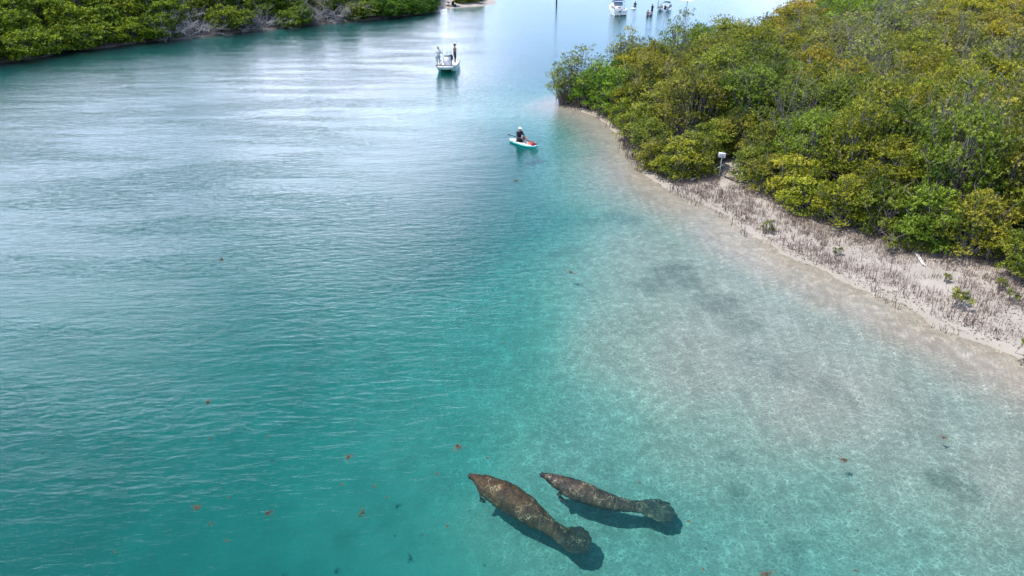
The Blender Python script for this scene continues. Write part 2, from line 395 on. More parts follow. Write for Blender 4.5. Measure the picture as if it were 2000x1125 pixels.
# ------------------------------------------------------------------ mesh helpers
def tube_np(pts, rads, sides=5):
    """swept tube as verts, quads"""
    pts = [Vector(p) for p in pts]; V = []; Fq = []
    for i, p in enumerate(pts):
        d = (pts[min(i + 1, len(pts) - 1)] - pts[max(i - 1, 0)]).normalized()
        a = d.orthogonal().normalized() if i == 0 else (a - d * a.dot(d)).normalized()
        bq = d.cross(a)
        for k in range(sides):
            an = 2 * math.pi * k / sides
            V.append(p + (a * math.cos(an) + bq * math.sin(an)) * rads[i])
        if i:
            o0, o1 = (i - 1) * sides, i * sides
            for k in range(sides): Fq.append((o0 + k, o0 + (k + 1) % sides, o1 + (k + 1) % sides, o1 + k))
    return V, Fq
class MB:
    """collects shapes for ONE mesh"""
    def __init__(s): s.bm = bmesh.new()
    def tube(s, pts, rads, sides=8):
        if isinstance(rads, (int, float)): rads = [rads] * len(pts)
        V, Q = tube_np(pts, rads, sides); vs = [s.bm.verts.new(v) for v in V]
        for q in Q: s.bm.faces.new([vs[i] for i in q])
        s.bm.faces.new(vs[:sides][::-1]); s.bm.faces.new(vs[-sides:]); return s
    def box(s, c, size, rz=0, bev=0.0, rot=None):
        r = bmesh.ops.create_cube(s.bm, size=1.0)
        M = Matrix.Translation(c) @ (rot if rot is not None else Matrix.Rotation(rz, 4, 'Z')) @ Matrix.Diagonal((*size, 1))
        bmesh.ops.transform(s.bm, matrix=M, verts=r['verts'])
        if bev:
            ed = {e for v in r['verts'] for e in v.link_edges}
            bmesh.ops.bevel(s.bm, geom=list(ed), offset=bev, segments=2, affect='EDGES')
        return s
    def ball(s, c, r, seg=14):
        rr = bmesh.ops.create_uvsphere(s.bm, u_segments=seg, v_segments=max(6, seg // 2), radius=1.0)
        sc3 = r if isinstance(r, tuple) else (r, r, r)
        bmesh.ops.transform(s.bm, matrix=Matrix.Translation(c) @ Matrix.Diagonal((*sc3, 1)), verts=rr['verts']); return s
    def loft(s, rings, caps=True):
        vs = [[s.bm.verts.new(p) for p in ring] for ring in rings]; n = len(rings[0])
        for a, bq in zip(vs, vs[1:]):
            for k in range(n): s.bm.faces.new((a[k], a[(k + 1) % n], bq[(k + 1) % n], bq[k]))
        if caps: s.bm.faces.new(vs[0][::-1]); s.bm.faces.new(vs[-1])
        return s
    def sheet(s, rows):
        vs = [[s.bm.verts.new(p) for p in r] for r in rows]
        for a, bq in zip(vs, vs[1:]):
            for k in range(len(a) - 1): s.bm.faces.new((a[k], a[k + 1], bq[k + 1], bq[k]))
        return s
    def mesh(s, name, mat, smooth=True):
        bmesh.ops.recalc_face_normals(s.bm, faces=s.bm.faces)
        me = bpy.data.meshes.new(name); s.bm.to_mesh(me); s.bm.free()
        if smooth: me.polygons.foreach_set("use_smooth", np.ones(len(me.polygons), bool))
        me.materials.append(mat); return me
    def build(s, name, mat, parent=None, smooth=True, loc=None):
        return obj(name, s.mesh(name, mat, smooth), parent, loc)

def fuse(mb, name, mat, voxel, smooth_it=4, keep=None):
    """one continuous skin round the collected volumes"""
    bmesh.ops.recalc_face_normals(mb.bm, faces=mb.bm.faces)
    me = bpy.data.meshes.new(name + "_cage"); mb.bm.to_mesh(me); mb.bm.free()
    o = bpy.data.objects.new(name, me); COL.objects.link(o)
    r = o.modifiers.new("r", 'REMESH'); r.mode = 'VOXEL'; r.voxel_size = voxel; r.use_smooth_shade = True
    if smooth_it:
        sm = o.modifiers.new("s", 'SMOOTH'); sm.iterations = smooth_it; sm.factor = 0.5
    dg = bpy.context.evaluated_depsgraph_get(); dg.update()
    res = bpy.data.meshes.new_from_object(o.evaluated_get(dg))
    bpy.data.objects.remove(o); bpy.data.meshes.remove(me)
    res.name = name; res.materials.clear(); res.materials.append(mat)
    res.polygons.foreach_set("use_smooth", np.ones(len(res.polygons), bool))
    return res

# ------------------------------------------------------------------ foliage
def leaf_material(name, c0, c1, c2):
    m, t = mat_new(name)
    out = N(t, "ShaderNodeOutputMaterial"); b = N(t, "ShaderNodeBsdfPrincipled", inp={'Roughness': 0.5})
    b.inputs['Specular IOR Level'].default_value = 0.25
    tone = attr(t, 'tone')
    cr = N(t, "ShaderNodeValToRGB"); t.links.new(tone, cr.inputs[0])
    e = cr.color_ramp.elements; e[0].position = 0.0; e[0].color = (*c0, 1); e[1].position = 1.0; e[1].color = (*c2, 1)
    k = e.new(0.5); k.color = (*c1, 1)
    oi = N(t, "ShaderNodeObjectInfo")
    col = mixcol(t, 1.0, cr.outputs[0], oi.outputs['Color'], 'MULTIPLY')
    t.links.new(col, b.inputs['Base Color'])
    tl = N(t, "ShaderNodeBsdfTranslucent"); t.links.new(col, tl.inputs['Color'])
    ms = N(t, "ShaderNodeMixShader", inp={0: 0.25}); t.links.new(b.outputs[0], ms.inputs[1]); t.links.new(tl.outputs[0], ms.inputs[2])
    t.links.new(ms.outputs[0], out.inputs['Surface'])
    return m
LEAF = leaf_material("mangrove_leaf", (0.040, 0.085, 0.010), (0.22, 0.262, 0.016), (0.52, 0.51, 0.07))
BARK = simple("grey_bark", (0.27, 0.235, 0.21), 0.9, 0.3, 9, bump=0.02)
DEADWOOD = simple("bleached_wood", (0.44, 0.40, 0.39), 0.85, 0.25, 8)
DARKROOT = simple("dark_root", (0.075, 0.055, 0.045), 0.9, 0.3, 9)

def crown_meshes(seed, Rc, H, nros, per=7, leaf=0.105, z0=0.25, nclump=60, flat=0.62, twigs=110, lowc=.38):
    rs = np.random.RandomState(seed)
    cl = []
    while len(cl) < nclump:
        v = rs.normal(size=3); v /= np.linalg.norm(v)
        if v[2] < -0.32: continue
        rr = rs.uniform(0.55, 1.0)
        zz = z0 + (H - z0) * (lowc + flat * rr * v[2] * (1 + 0.25 * rs.rand()))
        wid = 1.0 - 0.25 * max(0, (0.35 - zz / H))
        cl.append((v[0] * rr * Rc * wid, v[1] * rr * Rc * wid, max(zz, z0 * 0.6 + 0.15)))
    cl = np.array(cl); crad = rs.uniform(0.38, 0.72, nclump) * (Rc / 1.7); ctone = rs.normal(0, 0.19, nclump)
    which = rs.randint(0, nclump, nros)
    d = rs.normal(size=(nros, 3)); d /= np.linalg.norm(d, axis=1)[:, None]
    d[:, 2] = np.where(d[:, 2] < -0.1, -d[:, 2] * 0.6, d[:, 2]); 
    pos = cl[which] + d * (crad[which] * rs.uniform(0.45, 1.1, nros) ** 0.6)[:, None] * np.array([1, 1, 0.8])
    ax = d * 0.55 + np.array([0, 0, 0.75]) + rs.normal(0, 0.28, (nros, 3)); ax /= np.linalg.norm(ax, axis=1)[:, None]
    # leaves of every rosette
    n = nros * per
    A = np.repeat(ax, per, 0); Pp = np.repeat(pos, per, 0)
    side = np.cross(A, rs.normal(size=(n, 3))); side /= np.linalg.norm(side, axis=1)[:, None] + 1e-9
    open_ = rs.uniform(0.45, 1.25, n)[:, None]
    L = side * np.sin(open_) + A * np.cos(open_); W = np.cross(A, L); W /= np.linalg.norm(W, axis=1)[:, None] + 1e-9
    Nn = np.cross(L, W)
    ln = (leaf * rs.uniform(0.7, 1.25, n))[:, None]; wd = ln * 0.25
    base = Pp + A * rs.uniform(-0.04, 0.06, n)[:, None] + L * 0.01
    v0 = base; v1 = base + L * ln * 0.5 + W * wd + Nn * ln * .05; v2 = base + L * ln - Nn * ln * .06; v3 = base + L * ln * 0.5 - W * wd + Nn * ln * .05
    V = np.stack([v0, v1, v2, v3], 1).reshape(-1, 3)
    tone = 0.40 + ctone[which] + 0.16 * rs.normal(size=nros) + 0.10 * (pos[:, 2] / H)
    tone = np.repeat(tone, per) + 0.12 * rs.normal(size=n)
    me = np_mesh("crown", V, np.arange(4 * n).reshape(-1, 4), LEAF)
    add_attr(me, 'tone', np.repeat(np.clip(tone, 0, 1), 4))
    # limbs
    VV, FF = [], []
    def put(pts, rads, sides=4):
        o = len(VV); v, q = tube_np(pts, rads, sides); VV.extend(v); FF.extend([tuple(i + o for i in k) for k in q])
    rnd = random.Random(seed)
    for i in range(nclump):
        c = Vector(cl[i]); st = Vector((rnd.uniform(-.3, .3), rnd.uniform(-.3, .3), -0.2))
        m1 = st.lerp(c, .35) + Vector((rnd.uniform(-.2, .2), rnd.uniform(-.2, .2), rnd.uniform(-.1, .2)))
        m2 = st.lerp(c, .7) + Vector((rnd.uniform(-.2, .2), rnd.uniform(-.2, .2), rnd.uniform(-.1, .1)))
        r0 = rnd.uniform(.018, .05)
        put([st, m1, m2, c], [r0, r0 * .7, r0 * .45, r0 * .25])
        for k in range(2):
            e = c + Vector((rnd.uniform(-1, 1), rnd.uniform(-1, 1), rnd.uniform(0, 1))).normalized() * crad[i] * rnd.uniform(.8, 1.25)
            put([m2, c.lerp(e, .4), e], [r0 * .35, r0 * .25, .005], 3)
    for i in range(twigs):
        c = Vector(cl[rnd.randrange(nclump)]); e = c + Vector((rnd.uniform(-1, 1), rnd.uniform(-1, 1), rnd.uniform(.2, 1.2))) * rnd.uniform(.35, .75)
        put([c, c.lerp(e, .5) + Vector((rnd.uniform(-.06, .06),) * 3), e], [.014, .011, .006], 3)
    tm = np_mesh("trunk", np.array(VV), np.array(FF), BARK, True)
    return me, tm

DENSE = [crown_meshes(10 + i, 1.8, 4.3, 4200, leaf=.088, z0=0.55, nclump=85, lowc=.30) for i in range(4)]
BUSH = [crown_meshes(30 + i, 1.35, 2.5, 3000, leaf=.085, z0=0.1, nclump=62, flat=0.72, twigs=40, lowc=.26) for i in range(3)]
SPARSE = [crown_meshes(50 + i, 1.8, 4.4, 1000, z0=1.0, nclump=55, twigs=160, flat=0.7) for i in range(3)]
SMALL = [crown_meshes(70 + i, 0.42, 0.75, 75, per=6, z0=0.15, nclump=9, twigs=5, leaf=0.09) for i in range(3)]
SHRUB = [crown_meshes(90 + i, 2.1, 2.9, 1900, per=6, leaf=0.20, z0=0.0, nclump=75, flat=0.74, twigs=35, lowc=.22) for i in range(4)]

def plant(name, pair, loc, rz, sc, tint, label, cat, group=None, bark=None):
    e = empty(name, loc, rz); e.scale = sc if isinstance(sc, tuple) else (sc, sc, sc)
    tag(e, label, cat, group)
    tr = obj("trunk", pair[1], e); c = obj("crown", pair[0], e); c.color = (*tint, 1)
    return e

rnd = random.Random(7)
def ground_z(x, y):
    i = int(np.clip(np.searchsorted(gy, y), 1, ny - 1)); j = int(np.clip(np.searchsorted(gx, x), 1, nx - 1))
    return float(Z[i, j])
TINTS = {'olive': (1.0, 0.95, 1.0), 'yellow': (1.18, 1.08, .85), 'orange': (1.30, 1.03, .7), 'dark': (.72, .84, .8), 'bright': (.82, 1.15, .8), 'grey': (1.05, 1.02, 2.2)}
# photo pixel patches of foliage colour on the right bank
PATCH = [('orange', 1560, 60, 60), ('orange', 1620, 200, 60), ('orange', 1500, 70, 70), ('orange', 1850, 40, 90), ('orange', 1960, 60, 60), ('bright', 1650, 60, 50), ('grey', 1740, 60, 70), ('grey', 1650, 150, 60), ('yellow', 1850, 240, 120),
         ('yellow', 1460, 100, 90), ('grey', 1900, 170, 60), ('dark', 1600, 260, 90), ('dark', 1800, 360, 90), ('bright', 1180, 130, 60), ('dark', 1330, 100, 60), ('yellow', 1300, 290, 60), ('dark', 1950, 480, 70),
         ('orange', 1900, 110, 60), ('bright', 1500, 30, 40), ('yellow', 1800, 430, 50), ('dark', 1470, 180, 60), ('yellow', 1550, 330, 60), ('yellow', 1700, 330, 60), ('orange', 1240, 160, 30)]
def zone_tone(px, py):
    best, bt = 1.0, 'olive'
    for t_, a, b_, r in PATCH:
        q = math.hypot(px - a, (py - b_) * 1.3) / r
        if q < best: best, bt = q, t_
    return bt
TONE_WORDS = {'olive': 'olive green', 'yellow': 'yellow green', 'orange': 'orange tinged', 'dark': 'dark green', 'bright': 'bright green', 'grey': 'thin grey green'}

# candidate places on the right bank: front row first, then the thicket behind
spots = []
def try_place(x, y, mind):
    for (a, b_, _) in spots:
        if (a - x) ** 2 + (b_ - y) ** 2 < mind * mind: return False
    return True
npr = np.random.RandomState(5)
cand = npr.uniform(0, 1, (26000, 2)) * np.array([105, 105]) + np.array([5, 14])
cdF = signed(FOLIAGE, cand[:, 0], cand[:, 1])
order = np.argsort(np.where((cdF > 0.55) & (cdF < 1.0), 0, 1), kind='stable')
for k in order:
    x, y = cand[k]; q = cdF[k]
    if q < 0.55: continue
    px, py = P(x, y); tx, ty = P(x, y, 4.4)
    if px > 2110 or px < 1000 or ty < -14: continue
    if py > 700: continue
    mind = 1.4 if q < 1.4 else (1.8 if y < 40 else (2.3 if y < 62 else 2.95))
    if not try_place(x, y, mind): continue
    spots.append((x, y, q))
spots.sort(key=lambda s: P(s[0], s[1])[0])
front = [s for s in spots if s[2] < 1.1 and s[1] < 42.5]
front.sort(key=lambda s: s[1])                      # from the near frame edge to the point
ORD = ["first", "second", "third", "fourth", "fifth", "sixth", "seventh", "eighth", "ninth", "tenth", "eleventh", "twelfth", "thirteenth", "fourteenth", "fifteenth",
       "sixteenth", "seventeenth", "eighteenth", "nineteenth", "twentieth"]
fi = {id(s): i for i, s in enumerate(front)}
sign_x = P(*G(1407, 352)[:2])[0]
near_side = [s for s in front if P(s[0], s[1])[0] > 1420]; far_side = [s for s in front if P(s[0], s[1])[0] <= 1420]
near_side.sort(key=lambda s: P(s[0], s[1])[0]); far_side.sort(key=lambda s: -P(s[0], s[1])[0])
for s in spots:
    x, y, q = s
    px, py = P(x, y, 2.5); tone = zone_tone(px, py)
    H = 2.2 + 0.8 * (q - 0.6) if q < 3.6 else 4.6
    H = min(H, 4.6) * rnd.uniform(.80, 1.16)
    if y > 60: H *= 1.04
    jit = rnd.uniform(.80, 1.16); tn = tuple(c * jit * rnd.uniform(.93, 1.07) for c in TINTS[tone])
    if q < 1.9: pair = rnd.choice(BUSH); sc = (rnd.uniform(.85, 1.1), rnd.uniform(.85, 1.1), H / 2.5 * .95)
    else:
        pair = rnd.choice(SPARSE) if (tone == 'grey' or rnd.random() < .09) else rnd.choice(DENSE)
        w = rnd.uniform(.88, 1.15) * (1.0 if y < 40 else (1.18 if y < 62 else 1.45)); sc = (w, w, H / 4.3)
    gz = ground_z(x, y)
    if s in near_side:
        i = near_side.index(s); lab = f"{ORD[min(i, 19)]} leafy mangrove bush along the beach edge from the white sign towards the camera"; grp = "mangroves at the edge of the sandy beach"
    elif s in far_side:
        i = far_side.index(s); lab = f"{ORD[min(i, 19)]} low mangrove bush by the waterline from the white sign towards the point"; grp = "mangroves along the waterline of the point"
    else:
        if py > 330: zone = "just behind the beach bushes"
        elif py > 200: zone = "in mid thicket"
        elif px < 1330: zone = "on the tip of the point, " + ("nearer its open end" if px < 1240 else "where it joins the thicket")
        elif py > 90: zone = "in the upper thicket"
        else: zone = "at the far top"
        if py <= 330 and not zone.startswith("on the tip"):
            zone += ", " + ("above the inner bend" if px < 1380 else "inland of the white sign" if px < 1500 else "inland of the long beach" if px < 1680 else "inland of the white pipes" if px < 1850 else "beside the frame edge")
        elif py > 330: zone += ", " + ("close to the white sign" if px < 1560 else "along the long beach" if px < 1750 else "above the white pipes" if px < 1880 else "beside the frame edge")
        lab = f"{TONE_WORDS[tone]} mangrove tree {zone}"; grp = f"{TONE_WORDS[tone]} mangroves {zone}"
    plant("mangrove_tree", pair, (x, y, gz), rnd.uniform(0, 6.28), sc, tn, lab, "mangrove tree", grp)

# single trees that shape the point
for px, py, pr, sc, tint, lab in [
    (1132, 207, SPARSE[0], (1.2, 1.1, .84), (.9, 1.05, 1.1), "wide open branched mangrove leaning out over the water at the tip of the point"),
    (1185, 214, BUSH[1], (1.15, 1.15, 1.3), (.85, 1.2, .8), "bright green dense mangrove with dark roots in the water at the tip"),
    (1100, 204, SPARSE[2], (.72, .72, .62), (.95, 1.05, 1.0), "small sparse mangrove reaching farthest left over the blue water"),
    (1222, 190, SPARSE[1], (.95, .95, 1.05), (1.1, 1.1, 1.6), "tall thin grey mangrove rising bare branched above the tip"),
    (1322, 172, SPARSE[0], (1.0, 1.0, 1.2), (.8, 1.0, 1.1), "dark green tall mangrove standing above the others against the far water"),
    (1222, 250, BUSH[0], (.75, .75, .75), (.85, 1.0, .8), "low dark mangrove bush with exposed roots at the inner bend of the point"),
    (1182, 226, BUSH[2], (.7, .7, .7), (.7, .95, .8), "small dark mangrove bush hanging over the shallows near the tip")]:
    p = G(px, py); plant("mangrove_tree", pr, (p.x, p.y, ground_z(p.x, p.y)), rnd.uniform(0, 6.28), sc, tint, lab, "mangrove tree")
# lone bush on the beach and saplings
for px, py, s, lab in [(1800, 500, 1.6, "rounded mangrove bush standing forward onto the sand above the white pipes"),
                       (1497, 457, .75, "small dark sapling alone among the root spikes at the middle of the beach"),
                       (1728, 503, .9, "upright thin sapling pair left of the rounded beach bush"),
                       (1755, 500, .7, "small yellow sapling beside the rounded beach bush"),
                       (1845, 560, .45, "tiny green sapling on bare sand below the white pipes"),
                       (1873, 608, .95, "yellow green sapling with dark base near the waterline of the near beach"),
                       (1948, 578, .6, "thin sapling in the root spikes near the frame edge"),
                       (1972, 600, .6, "last thin sapling on the sand beside the frame edge"),
                       (1632, 503, .5, "short upright seedling on sand between the sapling and the bush"),
                       (2003, 712, 1.1, "dark brown sapling at the waterline cut by the frame edge")]:
    p = G(px, py); pr = SMALL[rnd.randrange(3)]
    plant("mangrove_sapling", pr if s < 1.5 else BUSH[1], (p.x, p.y, ground_z(p.x, p.y)), rnd.uniform(0, 6), s if s < 1.5 else .62, (.95, .9, .7) if 'yellow' in lab else (.62, .66, .7), lab, "sapling")

# ---- left bank shrubs
lspots = []
cand = npr.uniform(0, 1, (26000, 2)) * np.array([110, 110]) + np.array([-100, 55])
cdL = signed(LEFT_LAND, cand[:, 0], cand[:, 1])
order = np.argsort(np.where((cdL > .5) & (cdL < 1.3), 0, 1), kind='stable')
DEADX = [(325, 425), (470, 560), (590, 690)]
for k in order:
    x, y = cand[k]; q = cdL[k]
    if q < .5 or q > 26: continue
    px, py = P(x, y)
    if px < -60 or px > 945: continue
    if px > 838 and (px < 892 or q < 2.6): continue
    gz = ground_z(x, y); tx, ty = P(x, y, gz + 3.0)
    if ty < -40 and q > 1.9: continue
    if q < 2.6 and any(a < px < b_ for a, b_ in DEADX): continue
    mind = 1.9 if q < 2.0 else 2.3
    if all((a - x) ** 2 + (b_ - y) ** 2 >= mind * mind for a, b_, _ in lspots): lspots.append((x, y, q))
lfront = sorted([s for s in lspots if s[2] < 1.4], key=lambda s: P(s[0], s[1])[0])
for s in lspots:
    x, y, q = s; px, py = P(x, y); h = rnd.uniform(.9, 1.2)
    if q < 2: h *= .8
    if px > 890: h *= .62
    tn = rnd.choice([(1.0, 1.15, .6), (.9, 1.1, .6), (.75, .95, .6), (1.1, 1.15, .6)] if px < 300 else [(.85, .98, .6), (.65, .85, .6), (1.0, 1.05, .8), (.75, .95, .6)])
    if 740 < px < 860: tn = (.5, .85, .6)
    if s in lfront and lfront.index(s) < 20:
        lab = f"{ORD[lfront.index(s)]} green shrub at the water along the far bank counted from the left end"; grp = "shrubs at the water of the far bank"
    elif px > 890: lab = "low green shrub on the pale sand spit of the far bank"; grp = "shrubs on the far sand spit"
    elif s in lfront: lab = "small green shrub hanging to the water near the rainbow umbrella"; grp = "far bank shrubs nearest the umbrella"
    elif px < 120: lab = "yellow green big leaved shrub on the far bank slope at the frame edge"; grp = "bright shrubs at the frame edge of the far bank"
    elif px < 300: lab = "yellow green big leaved shrub on the far bank before the first bare patch"; grp = "bright shrubs before the first bare patch"
    elif px > 570 and px <= 740: lab = "green shrub on the far bank slope behind the bare patch nearest the umbrella"; grp = "shrubs behind the bare patch nearest the umbrella"
    elif px > 740: lab = "dark rounded shrub on the far bank beside the rainbow umbrella"; grp = "dark shrubs by the umbrella"
    else: lab = "green shrub with grey twigs on the slope of the far bank"; grp = "twiggy shrubs on the far bank slope"
    w = rnd.uniform(.95, 1.2) * (.7 if px > 890 else 1)
    plant("shrub", rnd.choice(SHRUB), (x, y, ground_z(x, y) - .1), rnd.uniform(0, 6.28), (w, w, h), tn, lab, "shrub", grp)

# ---- dead bleached shrubs
def dead_mesh(seed, R_, H, n):
    rd = random.Random(seed); VV, FF = [], []
    def put(pts, rads, sides=3):
        o = len(VV); v, q = tube_np(pts, rads, sides); VV.extend(v); FF.extend([tuple(i + o for i in k) for k in q])
    def grow(p, d, L, r, lvl):
        pts = [p]; c = p; dd = d
        for i in range(3):
            dd = (dd + Vector((rd.uniform(-.45, .45), rd.uniform(-.45, .45), rd.uniform(-.35, .25)))).normalized(); c = c + dd * L / 3; pts.append(c)
        put(pts, [r, r * .85, r * .65, r * .4], 4 if lvl == 0 else 3)
        if lvl < 2:
            for k in range(4): grow(pts[rd.randrange(1, 4)], (dd + Vector((rd.uniform(-1, 1), rd.uniform(-1, 1), rd.uniform(-.3, .8)))).normalized(), L * .6, r * .5, lvl + 1)
    for i in range(n):
        a = rd.uniform(0, 6.28); rr = rd.uniform(0, R_ * .5)
        grow(Vector((rr * math.cos(a), rr * math.sin(a), 0)), Vector((math.cos(a) * .9, math.sin(a) * .9, rd.uniform(.1, 1.1))).normalized(), H * rd.uniform(.6, 1.1), rd.uniform(.025, .05), 0)
    return np_mesh("dead_shrub", np.array(VV), np.array(FF), DEADWOOD, True)
DEAD = [dead_mesh(i, 1.2, 1.9, 16) for i in range(3)]
dn_ = 0
for px, off, s in [(335, 1.0, 1.1), (352, 1.6, 1.3), (372, 1.2, 1.25), (392, 1.2, 1.1), (412, 1.0, 1.0), (362, 3.4, 1.3), (395, 3.6, 1.2), (478, .9, 1.1), (500, 1.2, 1.2), (522, 1.0, 1.1), (545, 1.0, 1.0), (505, 3.2, 1.1),
                   (598, 1.1, 1.2), (618, 1.2, 1.3), (640, 1.0, 1.25), (662, 1.1, 1.2), (684, 1.0, 1.0), (610, 3.4, 1.5), (640, 3.6, 1.5), (705, 2.2, 1.2)]:
    xs = [p[0] for p in LEFT_WATERLINE]; ex = [P(a, b_)[0] for a, b_ in LEFT_WATERLINE]
    k = max(i for i in range(len(ex) - 1) if ex[i] <= px and i < 17); f_ = (px - ex[k]) / (ex[k + 1] - ex[k] + 1e-9)
    bx_ = LEFT_WATERLINE[k][0] * (1 - f_) + LEFT_WATERLINE[k + 1][0] * f_; by_ = LEFT_WATERLINE[k][1] * (1 - f_) + LEFT_WATERLINE[k + 1][1] * f_
    x, y = bx_ - off * .6, by_ + off * .8
    o = obj("dead_shrub", DEAD[dn_ % 3], None, (x, y, ground_z(x, y) - .05)); o.rotation_euler = (0, 0, rnd.uniform(0, 6.28)); o.scale = (s, s, s)
    dn_ += 1
    zone = "leftmost bare patch" if px < 440 else ("middle bare patch" if px < 570 else "bare patch nearest the umbrella")
    tag(o, f"bleached leafless shrub in the {zone} of the far bank", "dead shrub", f"dead shrubs in the {zone}")

# dead leafless stems in the right thicket
for px, py, s in [(1935, 85, 1.1), (1765, 30, .8), (1690, 190, .9), (1540, 60, .7), (1500, 130, .8), (1900, 220, .8), (1650, 130, .8), (1590, 190, .7), (1980, 190, .8), (1780, 160, .8), (1720, 100, .9)]:
    p = G(px, py, 2.3); o = obj("dead_shrub", DEAD[dn_ % 3], None, (p.x, p.y, 2.9)); dn_ += 1
    o.rotation_euler = (0, 0, rnd.uniform(0, 6)); o.scale = (s, s, s)
    tag(o, "grey leafless branches sticking out of the right bank mangrove canopy", "dead shrub", "dead branches in the mangrove canopy")

# ---- thickets out of the picture's reach (one mass)
mass_me = bpy.data.meshes.new("mangrove_thicket")
pts = []
q_ = npr.uniform(0, 1, (2600, 2)) * np.array([420, 420]) + np.array([-220, -20])
sR = signed(FOLIAGE, q_[:, 0], q_[:, 1]); sL = signed(LEFT_LAND, q_[:, 0], q_[:, 1])
for (x, y), a, b_ in zip(q_, sR, sL):
    if a > 2.0 or b_ > 3.0:
        px, py = P(x, max(y, 3)); tx, ty = P(x, max(y, 3), 5.0)
        if a > 2.0 and (px > 2150 or ty < -25 or y < 12): pts.append((x, y, ground_z(x, y)))
        elif b_ > 3.0 and (px < -80 or b_ > 28): pts.append((x, y, ground_z(x, y)))
mass_me.from_pydata(pts, [], [])
mo = obj("mangrove_thicket", mass_me); tag(mo, "dense mangrove thicket beyond the edges of the view", kind='stuff')
gn = bpy.data.node_groups.new("scatter", "GeometryNodeTree")
gn.interface.new_socket("Geometry", in_out='INPUT', socket_type='NodeSocketGeometry'); gn.interface.new_socket("Geometry", in_out='OUTPUT', socket_type='NodeSocketGeometry')
gi = gn.nodes.new("NodeGroupInput"); go = gn.nodes.new("NodeGroupOutput"); ip = gn.nodes.new("GeometryNodeInstanceOnPoints"); oi = gn.nodes.new("GeometryNodeObjectInfo")
src = [o for o in COL.objects if o.name.startswith("crown") and o.data == DENSE[0][0]][0]
oi.inputs[0].default_value = src; rv = gn.nodes.new("FunctionNodeRandomValue"); rv.data_type = 'FLOAT_VECTOR'
rv.inputs[0].default_value = (0, 0, 0); rv.inputs[1].default_value = (0, 0, 6.28)
gn.links.new(gi.outputs[0], ip.inputs['Points']); gn.links.new(oi.outputs['Geometry'], ip.inputs['Instance']); gn.links.new(rv.outputs[0], ip.inputs['Rotation'])
ip.inputs['Scale'].default_value = (1.9, 1.9, 1.0); gn.links.new(ip.outputs[0], go.inputs[0])
md = mo.modifiers.new("scatter", 'NODES'); md.node_group = gn

# ------------------------------------------------------------------ aerial roots on the sand, prop roots at the point
def spikes(n, fn, name, mat, label, hmin, hmax, r, seed):
    rs = np.random.RandomState(seed); V = []; Fc = []; c = 0
    P_ = fn(rs, n)
    for x, y in P_:
        z = ground_z(x, y); h = rs.uniform(hmin, hmax); lx, ly = rs.normal(0, .12, 2) * h; a0 = rs.rand() * 6.28
        rr = r * rs.uniform(.7, 1.3)
        for k in range(3):
            an = a0 + k * 2.094; V.append((x + rr * math.cos(an), y + rr * math.sin(an), z - .04))
        for k in range(3):
            an = a0 + k * 2.094; V.append((x + lx + rr * .45 * math.cos(an), y + ly + rr * .45 * math.sin(an), z + h))
        for k in range(3): Fc.append((c + k, c + (k + 1) % 3, c + 3 + (k + 1) % 3, c + 3 + k))
        Fc.append((c + 3, c + 4, c + 5, c + 5)); c += 6
    Fc = np.array([f for f in Fc if f[2] != f[3]])
    o = obj(name, np_mesh(name, np.array(V), Fc, mat)); tag(o, label, kind='stuff'); return o
ROOTM = simple("root_spike", (0.29, 0.205, 0.165), 0.9, 0.4, 3)
def beach_pts(rs, n):
    q = np.zeros((0, 2))
    x = rs.uniform(6, 34, n * 22); y = rs.uniform(12, 46, n * 22)
    a = signed(RIGHT_LAND, x, y); f = signed(FOLIAGE, x, y)
    den = smooth01((fbm(x * .55 + 8, y * .55) - .30) / .22) * smooth01((fbm(x * 2.6, y * 2.6 + 3) - .25) / .3)
    px, py = P(x, y)
    den = den * np.where(px < 1640, 1.4, .8) * smooth01((a - .15) / .9)
    ok = (a > .1) & (f < 1.5) & (rs.rand(len(x)) < den)
    ok &= ~((np.abs(px - 1440) < 35) & (py < 372))
    return np.stack([x[ok], y[ok]], 1)[:n]
spikes(20000, beach_pts, "aerial_roots", ROOTM, "thousands of thin brown mangrove root spikes standing in the pale beach sand", .07, .26, .0095, 1)
def wl_pts(rs, n):
    x = rs.uniform(2, 34, n * 30); y = rs.uniform(12, 46, n * 30); a = signed(RIGHT_LAND, x, y); px, py = P(x, y)
    cl = np.where(px < 1460, smooth01((fbm(x * .9 + 40, y * .9) - .36) / .1), smooth01((fbm(x * .9 + 40, y * .9) - .48) / .1))
    ok = (a > -.45) & (a < 1.0) & (rs.rand(len(x)) < cl) & ((px > 1700) | ((px < 1460) & (px > 1130)))
    return np.stack([x[ok], y[ok]], 1)[:n]
spikes(1700, wl_pts, "waterline_roots", DARKROOT, "dark root tufts growing along the waterline", .07, .26, .012, 2)

